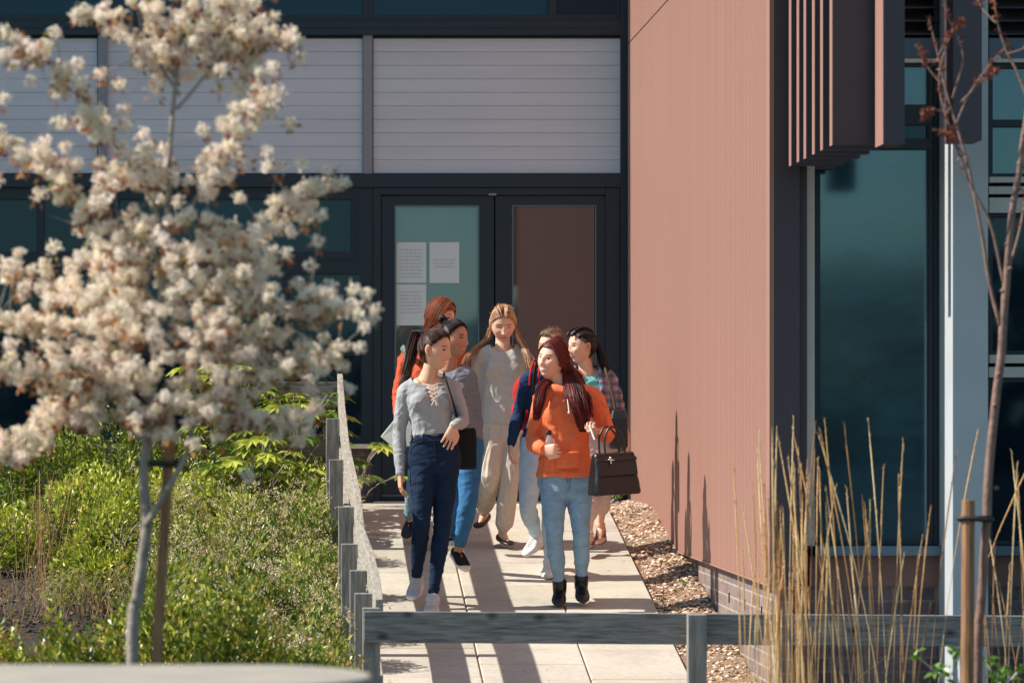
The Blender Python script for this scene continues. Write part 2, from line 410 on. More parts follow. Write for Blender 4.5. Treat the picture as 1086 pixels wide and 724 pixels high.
# siding bays with planks
def siding(x0, x1, ya, yb, name='siding_panel'):
    mb = MB(); a = P(x0, yb, Y0); b = P(x1, ya, Y0); n = 10; h = (b[2] - a[2]) / n
    for k in range(n):
        z = a[2] + k * h
        # plank profile: slightly tilted face with a groove
        v = [[x, y, zz] for x in (a[0], b[0]) for (y, zz) in ((Y0 + .002, z), (Y0 - .003, z + .003), (Y0 - .003, z + h - .003), (Y0 + .001, z + h - .0005))]
        mb.add(v, [(0, 1, 5, 4), (1, 2, 6, 5), (2, 3, 7, 6), (0, 3, 2, 1), (4, 5, 6, 7)])
    return mb.build(name, M['siding'], bld)
siding(396, 659, 41, 184); siding(114, 384.5, 41, 184); siding(-170, 103, 41, 184)
mb = MB(); a = P(-170, 190, Y0); b = P(662, 30, Y0); mb.box(a[0], b[0], Y0 + .03, Y0 + .15, a[2], b[2]); mb.build('siding_backing', M['navy'], bld)
for x in (104, 385):
    part('cover_strip', M['grey_frame'], [(x, x + 10, 38, 184.5, -.03, .02)], Y0)
# band beams
part('band_beam', M['navy'], [(-170, 660, 23, 38, -.05, .1), (-170, 660, 30.5, 31.2, -.053, -.04)], Y0, bevel=.003)
part('band_beam', M['navy'], [(-170, 660, 184.6, 199, -.045, .1)], Y0, bevel=.003)
part('corner_post', M['navy'], [(657.5, 664.5, -500, 531, -.06, .1)], Y0)
# upper window row
def window(x0, x1, y0, y1, Y, panes, fr=7, fm='navy', gm='glass_dark', dep=.06, name='window'):
    """outer frame with given pane rectangles; each pane a sub part"""
    mb = MB(); xs_ = sorted({x0, x1} | {p[0] for p in panes} | {p[1] for p in panes}); ys_ = sorted({y0, y1} | {p[2] for p in panes} | {p[3] for p in panes})
    for i in range(len(xs_) - 1):
        for j in range(len(ys_) - 1):
            cx, cy = (xs_[i] + xs_[i + 1]) / 2, (ys_[j] + ys_[j + 1]) / 2
            if any(p[0] < cx < p[1] and p[2] < cy < p[3] for p in panes): continue
            pbox(mb, xs_[i], xs_[i + 1], ys_[j], ys_[j + 1], Y, 0, dep)
    w_ = mb.build(name, M[fm], bld)
    for p in panes:
        q = MB(); pbox(q, p[0] + .01, p[1] - .01, p[2] + .01, p[3] - .01, Y, dep * .5, dep * .5 + .008)
        g = p[4] if len(p) > 4 else gm
        q.build('pane', M[g], w_)
        if dep > .03:     # glazing bead round the pane
            q = MB(); bw = 1.2
            for r in ((p[0], p[0] + bw, p[2], p[3]), (p[1] - bw, p[1], p[2], p[3]), (p[0] + bw, p[1] - bw, p[2], p[2] + bw), (p[0] + bw, p[1] - bw, p[3] - bw, p[3])):
                pbox(q, *r, Y, dep * .22, dep * .5 - .001)
            q.build('bead', M[fm], w_)
    return w_
window(391, 657.5, -160, 23, Y0, [(395, 582, -150, 17), (589, 655, -150, 17)], gm='glass_dark')
window(114, 390.9, -160, 23, Y0, [(120, 250, -150, 17), (256, 385, -150, 17)])
window(-170, 113.9, -160, 23, Y0, [(-164, -30, -150, 17), (-24, 108, -150, 17)])
# ground floor windows left of the doors
window(113, 396, 199, 470, Y0, [(126, 373, 211, 268), (122, 300, 290, 366), (306, 384, 290, 366), (122, 300, 376, 462), (306, 384, 376, 462)])
window(-170, 112.9, 199, 470, Y0, [(-160, 40, 211, 268), (46, 104, 211, 268), (-160, 40, 290, 366), (46, 104, 290, 366), (-160, 40, 376, 462), (46, 104, 376, 462)])
part('casement_edge', M['navy'], [(118, 380, 199.6, 202, -.012, .0), (118, 380, 274, 276, -.012, .0), (118, 120, 202.1, 273.9, -.012, 0), (378, 380, 202.1, 273.9, -.012, 0)], Y0)
part('window_sill', M['cream_frame'], [(-170, 396, 470.5, 475.5, -.07, .05)], Y0, bevel=.004)
mb = MB(); a = P(-170, 476, Y0); mb.box(a[0], P(397, 0, Y0)[0], Y0 + .02, Y0 + .15, -.5, a[2]); mb.build('brick_base', M['brick_front'], bld)
# entrance doors
part('door_surround', M['navy'], [(396.2, 404, 199.2, 531, -.03, .1), (642, 657.4, 199.2, 531, -.03, .1), (404.1, 641.9, 199.2, 207, -.03, .1)], Y0, bevel=.004)
part('threshold', M['cream_frame'], [(396, 658, 531.2, 534, -.12, .1)], Y0)
def leaf(x0, x1, gx0, gx1, gm, tilt):
    Yd = Y0 + .03
    mb = MB()
    for r in ((x0, gx0, 208, 530), (gx1, x1, 208, 530), (gx0, gx1, 208, 218), (gx0, gx1, 494, 530)): pbox(mb, *r, Yd, -.03, .03)
    d = mb.build('door', M['navy'], bld)
    a = P(gx0, 494, Yd); b = P(gx1, 218, Yd); t = math.tan(tilt) * (b[0] - a[0]) / 2
    q = MB(); q.add([[a[0], Yd + t, a[2]], [b[0], Yd - t, a[2]], [b[0], Yd - t, b[2]], [a[0], Yd + t, b[2]]], [(0, 1, 2, 3)]); q.build('pane', M[gm], d)
    q = MB()
    for r in ((gx0, gx0 + 1.2, 218, 494), (gx1 - 1.2, gx1, 218, 494), (gx0 + 1.2, gx1 - 1.2, 218, 219.2)): pbox(q, *r, Yd, -.036, -.02)
    q.build('bead', M['navy_light'], d)
    return d
d1 = leaf(404.6, 523.6, 418.5, 508, 'glass_door', 0)
d2 = leaf(525.2, 641.4, 543, 632, 'glass_door_r', math.radians(-.9))
for d, x in ((d1, 515), (d2, 533)):
    q = MB(); a = P(x, 450, Y0); b = P(x, 395, Y0)
    q.tube([[a[0], Y0 - .06, a[2]], [b[0], Y0 - .06, b[2]]], .012, 10); q.tube([[a[0], Y0 - .06, a[2] + .05], [a[0], Y0, a[2] + .05]], .008, 8); q.tube([[a[0], Y0 - .06, b[2] - .05], [a[0], Y0, b[2] - .05]], .008, 8)
    q.build('pull_handle', M['navy_light'], d)
part('door_closer', M['grey_frame'], [(518, 526, 205.5, 207.5, -.05, -.031)], Y0)
# kick rail seen low between the legs
part('kick_rail', M['navy_light'], [(404.6, 523.6, 524.5, 526, -.012, -.0005), (525.2, 641.4, 524.5, 526, -.012, -.0005)], Y0)
# notices
for (x0, x1, ya, yb, lab, nl) in ((420.5, 452, 257, 300, 'upper left white notice taped inside the entrance door glass', 9), (455.5, 487, 257, 300, 'upper right white notice with few lines on the entrance door glass', 4), (420.5, 452, 301.5, 345, 'lower white notice on the door glass beneath the upper left one', 7)):
    a = P(x0, yb, Y0 + .026); b = P(x1, ya, Y0 + .026)
    t = empty('paper_notice', (a[0], a[1], a[2]), lab, 'notice', 'paper notices on the entrance door')
    q = MB(); q.box(a[0], b[0], Y0 + .0215, Y0 + .0225, a[2], b[2]); q.build('sheet', M['paper'], t)
    q = MB(); n = 12; h = (b[2] - a[2]) / n; r2 = random.Random(int(x0 + ya))
    rows = range(2, 2 + nl) if nl > 4 else range(5, 8)
    for k in rows:
        z = b[2] - h * (k + .3); e = a[0] + .03
        while e < b[0] - .04:
            l = r2.uniform(.008, .035); q.box(e, min(e + l, b[0] - .03), Y0 + .0205, Y0 + .0212, z, z + h * .16); e += l + .008
    q.build('text_lines', M['ink'], t)
# ---- terracotta side wall: ribbed cladding
zb, zt = -.28, 7.2
def ribbed(y0, y1, z0, z1, name):
    pr = []; y = y0
    while y < y1 - 1e-6:
        st = .075
        pr += [(y, XW), (y + .048, XW), (y + .054, XW + .012), (y + .069, XW + .012)]
        y += st
    pr.append((min(y, y1), XW))
    pr = [(min(a, y1), b) for a, b in pr]
    mb = MB(); n = len(pr); v = [[x, y, z0] for y, x in pr] + [[x, y, z1] for y, x in pr]
    mb.add(v, [(i, n + i, n + i + 1, i + 1) for i in range(n - 1)])
    mb.box(XW + .0135, XW + .1, y0 + .001, y1, z0 + .001, z1)
    return mb.build(name, M['terra'], bld)
zs = 3.395
ribbed(YC + .19, Y0 - .06, zb, zs - .006, 'ribbed_cladding'); ribbed(YC + .19, Y0 - .06, zs + .006, zt, 'ribbed_cladding')
mb = MB(); mb.box(XW + .011, XW + .09, YC + .2, Y0 - .06, zs - .007, zs + .007); mb.build('cladding_seam', M['black'], bld)
mb = MB(); mb.box(XW - .004, XW + .02, YC, YC + .188, zb - .005, zt); mb.build('corner_flashing', M['terra'], bld)
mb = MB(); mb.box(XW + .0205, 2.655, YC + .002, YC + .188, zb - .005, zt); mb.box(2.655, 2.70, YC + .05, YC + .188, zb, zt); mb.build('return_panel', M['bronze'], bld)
# plinth under it, drip trim
mb = MB(); mb.box(2.545, 2.62, YC + .04, Y0, -2.0, zb + .001); mb.build('brick_plinth', M['brick_side'], bld)
mb = MB(); mb.box(XW - .006, XW + .05, YC - .004, Y0 - .06, zb - .012, zb - .001); mb.build('drip_trim', M['terra'], bld)
mb = MB()
for y in (24.0, 24.9, 25.8): mb.box(2.538, 2.546, y, y + .012, -.49 - (0 if y > 24.5 else .0), -.43)
mb.build('weep_hole', M['black'], bld)
# ---- right wing, windows facing the camera
Y1 = YC + .2
part('cream_jamb', M['cream_frame'], [(849, 862.5, -500, 578, -.06, .1)], Y1)
part('inner_jamb', M['navy'], [(862.6, 868, -500, 577.5, -.02, .1), (990, 999.5, -500, 577.5, -.02, .1)], Y1)
window(868.1, 989.9, 154, 577, Y1, [(869, 985, 158, 573, 'glass_teal')], dep=.05)
window(868.1, 989.9, 66, 153.9, Y1, [(869, 985, 70, 112, 'glass_teal'), (869, 985, 132, 148, 'glass_dark')], dep=.05)
part('window_sill', M['navy_light'], [(863, 999, 578, 588.5, -.1, .1)], Y1, bevel=.004)
part('head_panel', M['navy_light'], [(862.7, 999, 41, 63, -.03, .1), (1048, 1330, 41, 63, -.03, .1)], Y1)
part('cream_rail', M['cream_frame'], [(862.7, 999, 63.2, 67, -.05, .1), (1048, 1330, 63.2, 67, -.05, .1)], Y1)
mb = MB()
for k in range(14):
    y = 38 - k * 14
    for (xa, xb) in ((862.7, 999), (1048, 1330)):
        a = P(xa, y, Y1); b = P(xb, y - 9, Y1)
        mb.add([[x, yy, zz] for x in (a[0], b[0]) for yy, zz in ((Y1 - .05, a[2]), (Y1 - .045, a[2] + .008), (Y1 + .05, b[2]), (Y1 + .045, b[2] - .008))], [(0, 1, 5, 4), (1, 2, 6, 5), (2, 3, 7, 6), (3, 0, 4, 7), (0, 3, 2, 1), (4, 5, 6, 7)])
mb.build('louvre', M['louvre'], bld)
window(1048.1, 1330, 67.1, 188, Y1, [(1052, 1190, 72, 128, 'glass_teal'), (1052, 1190, 134, 185, 'glass_teal'), (1196, 1325, 72, 185)], dep=.05)
part('cream_rail', M['cream_frame'], [(1048.1, 1330, 188.2, 194, -.05, .1), (1048.1, 1330, 198, 206, -.03, .1), (1048.1, 1330, 210, 226, -.04, .1)], Y1)
window(1048.1, 1330, 226.2, 376, Y1, [(1052, 1190, 230, 373), (1196, 1325, 230, 373)], dep=.05)
part('cream_rail', M['cream_frame'], [(1048.1, 1330, 376.2, 385, -.05, .1), (1048.1, 1330, 389, 400, -.03, .1)], Y1)
window(1048.1, 1330, 400.2, 577, Y1, [(1052, 1190, 404, 574), (1196, 1325, 404, 574)], dep=.05)
part('window_sill', M['navy_light'], [(1048.1, 1330, 578, 588.5, -.1, .1)], Y1, bevel=.004)
part('apron_panel', M['terra_dark'], [(858, 1330, 589, 621, -.02, .1)], Y1)
mb = MB(); a = P(857, 621.3, Y1); mb.box(2.66, 9.5, Y1 + .0, Y1 + .12, -2, a[2]); mb.build('brick_plinth', M['brick_front'], bld)
mb = MB(); a = P(1010, 435, 22.9); b = P(1048, 435, 22.9); mb.box(a[0], b[0], 22.9, 23.5, -1.7, 7.2); mb.build('white_column', M['white_col'], bld, bevel=.004)
# ---- fins hanging over the corner
def fin(x0, x1, y0, y1, zlo=1.917, m='bronze'):
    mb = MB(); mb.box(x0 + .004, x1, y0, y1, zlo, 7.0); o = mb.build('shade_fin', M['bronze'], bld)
    if m == 'terra':
        mb = MB(); mb.box(x0, x0 + .0039, y0 - .001, y1 + .001, zlo - .001, 7.0); mb.build('edge_strip', M['terra'], o)  # sunward end keeps the lit terracotta tone, split off from the darkened face
    return o
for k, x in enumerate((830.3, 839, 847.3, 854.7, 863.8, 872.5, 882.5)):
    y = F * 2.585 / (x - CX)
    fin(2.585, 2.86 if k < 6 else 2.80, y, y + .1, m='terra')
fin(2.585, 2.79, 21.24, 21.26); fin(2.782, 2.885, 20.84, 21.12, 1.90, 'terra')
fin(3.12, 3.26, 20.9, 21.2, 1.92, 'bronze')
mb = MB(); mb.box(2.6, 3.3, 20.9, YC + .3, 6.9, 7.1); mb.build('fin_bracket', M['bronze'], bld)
# ================================================================ fences
def rp(Y): return ramp(Y)
fz = empty('timber_fence', (.3, 25, rp(25)), 'weathered grey post and rail fence running down the left side of the ramp', 'fence')
posts = [(352.7, 443.4, 29.1), (356.4, 487, 27.2), (366.8, 537, 25.2), (370.2, 576.3, 23.8), (379.6, 604.3, 22.96), (385, 628.6, 22.2)]
fx = []
for (x, y, Y) in posts:
    t = P(x, y, Y); mb = MB(); h = .043; fx.append((Y, t[0]))
    mb.box(t[0] - h, t[0] + h, Y - h, Y + h, rp(Y) - .3, t[2]); mb.build('post', M['wood_v'], fz, bevel=.004)
c = P(350, 405, 31.0); mb = MB(); mb.box(c[0] - .05, c[0] + .04, 31.0, 31.09, -.3, .8); mb.build('post', M['wood_v'], fz, bevel=.004)
ys_ = [21.5, 22.2, 22.96, 23.8, 25.2, 27.2, 29.1, 30.95]
fxx = [q[1] for q in sorted(fx)]; xr = [fxx[0] + .05] + [q + .046 for q in fxx] + [.29]
for (ht, hb) in ((.94, .77), (.57, .40)):
    mb = MB(); rings = []
    for Y, x in zip(ys_, xr):
        z = -(31.3 - Y) * SLOPE
        rings.append(np.array([[x, Y, z + hb], [x + .038, Y, z + hb], [x + .038, Y, z + ht], [x, Y, z + ht]]))
    mb.loft(rings); mb.build('rail', M['wood_r'], fz, bevel=.003)
mb = MB(); a = P(290, 405, 31.0); mb.box(a[0], .30, 30.955, 30.995, .66, .838); mb.box(a[0], .30, 30.955, 30.995, .3, .47); mb.build('return_rail', M['wood'], fz, bevel=.003)
mb = MB(); mb.box(a[0] - .02, a[0] + .07, 31.0, 31.09, -.3, .8); mb.build('post', M['wood_v'], fz, bevel=.004)
YF = 21.25
ff = empty('timber_fence', (2, YF, rp(YF)), 'low weathered timber rail fence crossing the foreground in front of the ramp', 'fence')
def z_(y, Y): return P(0, y, Y)[2]
mb = MB()
a = P(386, 648, YF); b = P(1180, 653.5, YF)
v = []
for yy in (YF, YF + .04):
    v += [[a[0], yy, z_(681, YF)], [b[0], yy, z_(686, YF)], [b[0], yy, z_(653.5, YF)], [a[0], yy, z_(648, YF)]]
mb.add(v, [(0, 1, 2, 3), (7, 6, 5, 4), (0, 4, 5, 1), (3, 2, 6, 7), (0, 3, 7, 4), (1, 5, 6, 2)])
mb.build('rail', M['wood'], ff, bevel=.003)
mb = MB(); mb.box(a[0], b[0], YF, YF + .04, z_(763, YF), z_(730, YF)); mb.build('rail', M['wood'], ff, bevel=.003)
for (x0, x1, yt, dy) in ((384.8, 403.4, 645, .042), (728, 748, 650.5, -.09), (1140, 1160, 652, -.09)):
    a = P(x0, yt, YF); b = P(x1, yt, YF); mb = MB(); mb.box(a[0], b[0], YF + dy, YF + dy + .088, -2, a[2]); mb.build('post', M['wood_v'], ff, bevel=.004)
mb = MB(); a = P(374.6, 630, YF + .14); b = P(395, 630, YF + .14)
# ================================================================ foreground table
YT = 11.0; zt_ = P(0, 704, YT)[2]
tb = empty('garden_table', (-.6, YT, ramp(0)), 'pale timber table top with a rounded end in the near left corner', 'table')
mb = MB(); e = P(391, 0, YT)[0]; n = 28; out = []
yn = YT - .85; r = .42
for k in range(n + 1):
    t = -PI / 2 + PI * k / n; out.append((e - .30 + .30 * math.cos(t), (YT + yn) / 2 + r * math.sin(t)))
out += [(-1.9, YT - .005), (-1.9, yn + .005)]
v = [[x, y, zt_ - .045] for x, y in out] + [[x, y, zt_] for x, y in out]; k = len(out)
mb.add(v, [tuple(range(k - 1, -1, -1)), tuple(range(k, 2 * k))] + [(i, (i + 1) % k, k + (i + 1) % k, k + i) for i in range(k)])
mb.build('table_top', M['table'], tb, bevel=.006)
for (x, y) in ((-.35, yn + .15), (-.35, YT - .15), (-1.7, yn + .15), (-1.7, YT - .15)):
    mb = MB(); mb.box(x - .04, x + .04, y - .04, y + .04, ramp(0) - .03, zt_ - .046); mb.build('leg', M['table'], tb)

# hedge far behind the camera: only its reflection in the glass is seen
mb = MB(); n = 16000; pos = np.stack([NP.uniform(-25, 30, n), NP.uniform(-42, -40, n), ramp(0) + NP.uniform(0, 1, n) ** 1.5 * 4.2], 1); pos[:, 2] += .5 * wob(pos * [.25, 0, 0], 1, 5)
leaves(mb, pos, rdir(n) + [0, 0, .3], rdir(n), .45, .3, np.array([lin(60, 78, 36)] * n) * NP.uniform(.7, 1.2, (n, 1)))
tag(mb.build('hedge', leaf_mat('hedge_leaf')), 'dark green hedge whose reflection darkens the lower part of the big window', 'hedge', kind='stuff')
# ================================================================ plants
M['leaf'] = leaf_mat('leaf', .38, .22); M['petal'] = leaf_mat('petal', .7, .35, .1)
M['bark'] = mat('bark', lin(150, 138, 126), .9, var=.3, vscale=18, bump=.8, bscale=40)
M['bark_red'] = mat('red_bark', lin(136, 106, 92), .8, var=.35, vscale=14, bump=.6, bscale=40)
M['straw'] = mat('straw', (1, 1, 1), .8, attr=True)
def bez(pts, n):
    pts = np.asarray(pts, float); t = np.linspace(0, len(pts) - 1, n); i = np.clip(t.astype(int), 0, len(pts) - 2); u = (t - i)[:, None]
    p0 = pts[np.clip(i - 1, 0, None)]; p1 = pts[i]; p2 = pts[i + 1]; p3 = pts[np.clip(i + 2, None, len(pts) - 1)]
    return .5 * (2 * p1 + (p2 - p0) * u + (2 * p0 - 5 * p1 + 4 * p2 - p3) * u ** 2 + (3 * p1 - p0 - 3 * p2 + p3) * u ** 3)
def wiggle(p, a, f=6): return p + a * np.stack([wob(p, f), wob(p + 5, f), wob(p + 9, f) * .5], 1)
# ---- blossom tree
YB = 14.0
bt = empty('blossom_tree', P(143, 720, YB) * [1, 1, 0] + [0, 0, ramp(14)], 'young white blossoming tree with two stems, nearest the camera on the left', 'tree')
mb = MB(); g = P(143, 0, YB)[0]
tr = [[g - .0, YB, ramp(14) - .05]] + [P(x, y, YB) for x, y in ((142, 690), (146, 640), (153, 590), (158, 552), (153, 510), (154, 480), (161, 430), (166, 370), (172, 300), (176, 240), (179, 180), (184, 110), (190, 50), (197, -10), (203, -70))]
tr = wiggle(bez(tr, 70), .004, 9); mb.tube(tr, np.interp(np.linspace(0, 1, 70), [0, .35, .6, 1], [.021, .016, .010, .004]), 10)
st2 = [P(x, y, YB - .03) for x, y in ((158, 556), (172, 532), (188, 502), (200, 470), (206, 430), (204, 390), (208, 350))]
mb.tube(wiggle(bez(st2, 40), .004, 9), np.linspace(.011, .005, 40), 9)
for q in tr[::3]:      # bark knobs
    mb.ell(q + NP.normal(size=3) * .008, (.009, .009, .006), nu=7, nv=5)
mb.build('trunk', M['bark'], bt, smooth=True)
br = [((174, 250), (150, 190), (115, 140), (80, 92), (42, 62), (2, 42)), ((168, 330), (130, 270), (100, 225), (45, 175), (0, 140)),
      ((166, 360), (110, 330), (70, 305), (5, 288)), ((164, 400), (100, 365), (50, 345), (-8, 335)), ((162, 420), (100, 400), (40, 392), (-6, 388)), ((156, 470), (115, 440), (70, 432), (30, 470), (5, 478)),
      ((184, 115), (225, 70), (270, 42), (318, 46)), ((176, 255), (205, 215), (228, 170), (255, 125), (285, 98)), ((178, 200), (150, 175), (125, 190), (92, 205)),
      ((212, 300), (255, 270), (305, 225), (352, 188)), ((210, 340), (265, 325), (325, 322), (385, 324)), ((206, 400), (260, 395), (320, 380), (364, 378)), ((204, 440), (250, 440), (300, 458), (338, 432)),
      ((186, 90), (160, 50), (125, 22), (92, 16)), ((190, 60), (215, 20), (245, 5), (292, -12)), ((186, 100), (165, 60), (160, 10), (150, -30)), ((173, 290), (140, 250), (128, 300), (112, 350)), ((205, 380), (235, 340), (262, 300), (290, 272)),
      ((172, 300), (200, 270), (225, 250), (248, 245)), ((168, 350), (145, 330), (118, 300), (105, 262)), ((160, 430), (130, 400), (95, 385), (60, 370)), ((208, 350), (240, 365), (275, 360), (300, 350)), ((155, 475), (170, 440), (190, 430), (230, 425)), ((195, 30), (230, 40), (262, 75), (240, 110))]
tw = MB(); cl = []
for k, b in enumerate(br):
    dep = NP.uniform(-.35, .35); n = len(b)
    pts = [P(x, y, YB + dep * i / (n - 1)) for i, (x, y) in enumerate(b)]
    q = wiggle(bez(pts, 26), .012, 7); tw.tube(q[:25], np.linspace(.0055, .0014, 25), 6)
    Lb = np.linalg.norm(np.diff(q, axis=0), axis=1).sum(); m = int(Lb / .0112)
    for j in range(m):
        t = NP.uniform(.18 if k not in (5, 6) else .3, 1.0); c = q[int(t * 25)]
        cl.append(c + NP.normal(size=3) * np.array([.03, .045, .028]) * (1.25 - .5 * t))
        if j % 4 == 0:
            e = c + NP.normal(size=3) * .09 + [0, 0, .03]; tw.tube([c, (c + e) / 2 + [0, 0, .008], e], [.0018, .0015, .001], 4); cl.append(e)
for k in range(300):       # the fuller middle of the crown
    x = 188 + NP.normal() * 62; y = 335 + NP.normal() * 72
    if (x - 185) ** 2 / 150 ** 2 + (y - 350) ** 2 / 125 ** 2 < 1: cl.append(P(x, y, YB + NP.normal() * .18))
tw.build('branches', M['bark'], bt, smooth=True)
cl = np.array(cl); keep = wob(cl, 17, 5) + NP.normal(size=len(cl)) * .3 > -.95; cl = cl[keep]
mb = MB(); lv = MB()
for c in cl:
    n = 52; d = rdir(n); r = NP.uniform(.016, .027)
    pos = c + d * r * NP.uniform(.35, 1, (n, 1)) * [1, 1, .9]
    col = np.array(lin(255, 245, 228)) * NP.uniform(.94, 1.0, (n, 1)) * np.array([1, NP.uniform(.955, 1), NP.uniform(.93, 1)])
    leaves(mb, pos, rdir(n) + d * .25, d + rdir(n) * .45, NP.uniform(.012, .018, n), NP.uniform(.009, .013, n), col)
    if NP.uniform() < .62:
        n = NP.integers(3, 8); d = rdir(n) + [0, 0, -.5]
        pos = c + norm(d) * r * .8 + [0, 0, -r * .5]
        base = [lin(190, 116, 60), lin(150, 78, 44), lin(190, 132, 66), lin(140, 130, 60)][NP.integers(0, 4)]
        leaves(lv, pos, d, rdir(n), NP.uniform(.02, .032, n), NP.uniform(.010, .015, n), np.array(base) * NP.uniform(.7, 1.2, (n, 1)))
mb.build('blossom', M['petal'], bt); lv.build('young_leaves', M['leaf'], bt)
# stake and tie
def stake(x0, y0, x1, y1, Y, wpx, label, tie):
    a = P(x0, y0, Y); b = P(x1, y1, Y); s = empty('tree_stake', (a[0], Y, ramp(Y)), label, 'stake')
    mb = MB(); r = wpx * Y / F / 2; a2 = b + (a - b) * (b[2] - ramp(Y) + .05) / (b[2] - a[2])
    mb.tube([a2, a, b], r, 12, ends=False); mb.build('pole', M['stake'], s, smooth=False, bevel=.001)
    mb = MB(); c = P(tie[0], tie[2], Y); d = P(tie[1], tie[2], Y); n = 22; ring = []
    for k in range(n + 1):
        t = 2 * PI * k / n; ring.append([(c[0] + d[0]) / 2 + (d[0] - c[0]) / 2 * math.cos(t), Y + .03 * math.sin(t), c[2] + .004 * math.sin(2 * t)])
    mb.tube(ring, .0095, 8, ends=False); mb.tube([[c[0] + .02, Y, c[2]], [d[0] - .02, Y, c[2] + .003]], .009, 8)
    mb.build('rubber_tie', M['rubber'], s, smooth=True)
    return s
stake(166, 700, 180, 466, YB + .02, 11.5, 'leaning brown wooden stake tied to the blossoming tree', (146, 192, 491))
# ---- bare tree on the right
YR = 17.0
rt = empty('bare_tree', [P(1036, 0, YR)[0], YR, ramp(17)], 'slender young tree with red buds and bare branches at the right edge', 'tree')
mb = MB(); tr = [[P(1036, 0, YR)[0], YR, ramp(17) - .05]] + [P(x, y, YR) for x, y in ((1036, 700), (1040, 640), (1044, 570), (1050, 490), (1056, 420), (1063, 340), (1068, 280), (1076, 210), (1083, 150), (1092, 90), (1100, 0), (1106, -80))]
tr = wiggle(bez(tr, 60), .005, 11); mb.tube(tr, np.interp(np.linspace(0, 1, 60), [0, .5, 1], [.019, .016, .006]), 10)
for q in tr[::2]: mb.ell(q + NP.normal(size=3) * [.014, .014, .002], (.011, .011, .009), nu=7, nv=5)
mb.build('trunk', M['bark_red'], rt, smooth=True)
tw = MB(); bd = MB()
for (b, r0) in ((((1063, 345), (1048, 290), (1032, 210), (1018, 150), (1008, 110), (996, 60), (985, 20)), .008), (((1066, 300), (1050, 240), (1024, 190), (1005, 130), (998, 80), (1010, 30)), .0065),
          (((1012, 135), (1030, 100), (1050, 70), (1072, 45)), .004), (((1020, 110), (1045, 85), (1060, 75)), .004), (((1012, 105), (1022, 60), (1005, 15), (1000, -20)), .004),
          (((1100, 130), (1082, 80), (1068, 55), (1056, 20), (1050, -20)), .006), (((1000, 90), (985, 70), (975, 50)), .003), (((1003, 120), (988, 118), (978, 126)), .003), (((1070, 290), (1085, 230), (1095, 150)), .006), (((1068, 58), (1086, 52), (1100, 40)), .003),
          (((1020, 165), (1008, 150), (992, 138)), .003), (((996, 60), (1006, 40), (1022, 22)), .003), (((1056, 25), (1040, 10), (1030, -10)), .003)):
    dep = NP.uniform(-.15, .15); n = len(b)
    q = wiggle(bez([P(x, y, YR + dep * i / (n - 1)) for i, (x, y) in enumerate(b)], 24), .006, 9); tw.tube(q, np.linspace(r0, .0022, 24), 6)
    for j in range(10, 24):
        if NP.uniform() < .8:
            m = NP.integers(3, 9); d = rdir(m) + [0, 0, .5]; c = q[j] + NP.normal(size=3) * .006
            base = [lin(150, 60, 50), lin(176, 96, 60), lin(120, 50, 52), lin(130, 84, 56)][NP.integers(0, 4)]
            leaves(bd, np.tile(c, (m, 1)), d, rdir(m), NP.uniform(.014, .026, m), NP.uniform(.006, .011, m), np.array(base) * NP.uniform(.7, 1.2, (m, 1)))
tw.build('branches', M['bark_red'], rt, smooth=True); bd.build('buds', M['leaf'], rt)
stake(1026, 724, 1027, 530, YR - .04, 14, 'short round brown stake tied to the bare tree at right', (1017, 1052, 550))
# ---- shrubs
def shrub(x, y, rx, h, n, pal, name, label, group, L=(.03, .056), W=.5, tips=None, tipf=.0, droop=0, seed=0):
    dens = NP.uniform(.85, 1.1)
    z = ramp(y) - .03; o = empty(name, (x, y, z), label, 'shrub', group)
    mb = MB(); k = int(n)
    d = rdir(k); d[:, 2] = np.abs(d[:, 2]) * 1.0 - .12
    lump = 1 + .17 * wob(d * 1.0 + seed, 3.4, 5) + .08 * wob(d + seed, 9, 4)
    rr = NP.uniform(.55, 1.0, (k, 1)) ** .5
    pos = d * rr * lump[:, None] * [rx, rx, h] + [x, y, z + .02]
    pos[:, 2] = np.maximum(pos[:, 2], z + .01)
    dirs = d * .9 + rdir(k) * .75 + [0, 0, .35 - droop]
    nr = rdir(k) * .7 + [0, 0, .8] + d * .4
    pa = np.array(pal); ci = np.clip((wob(pos, 7, 5) * .6 + 1.5 + NP.normal(size=k) * .7), 0, len(pal) - 1).astype(int)
    col = pa[ci] * NP.uniform(.75, 1.2, (k, 1))
    leaves(mb, pos, dirs, nr, NP.uniform(*L, k), NP.uniform(*L, k) * W, col)
    mb.build('foliage', M['leaf'], o)
    if tips is not None:
        tb_ = MB(); m = int(n * tipf); d = rdir(m); d[:, 2] = np.abs(d[:, 2])
        lump = 1 + .17 * wob(d + seed, 3.4, 5) + .08 * wob(d + seed, 9, 4)
        c = d * lump[:, None] * [rx, rx, h] * 1.02 + [x, y, z + .03]
        for i in range(6):
            cc = c + NP.normal(size=(m, 3)) * .008
            leaves(tb_, cc, rdir(m) * .8 + [0, 0, .8], rdir(m), NP.uniform(.012, .02, m), NP.uniform(.006, .009, m), np.array(tips)[NP.integers(0, len(tips), m)] * NP.uniform(.8, 1.15, (m, 1)))
        tb_.build('flower_buds', M['leaf'], o)
    st = MB()
    for i in range(9):
        a = NP.uniform(0, 6.28); e = np.array([x + math.cos(a) * rx * .6, y + math.sin(a) * rx * .6, z + h * .75])
        st.tube(bez([[x, y, z], [x + math.cos(a) * rx * .2, y + math.sin(a) * rx * .2, z + h * .45], e], 6), [.008, .007, .006, .005, .004, .003], 5)
    st.build('stems', M['bark'], o)
    return o
G1 = [lin(104, 122, 40), lin(160, 172, 54), lin(206, 208, 84), lin(232, 224, 124)]
G2 = [lin(92, 114, 44), lin(152, 164, 66), lin(204, 204, 108), lin(240, 232, 186)]
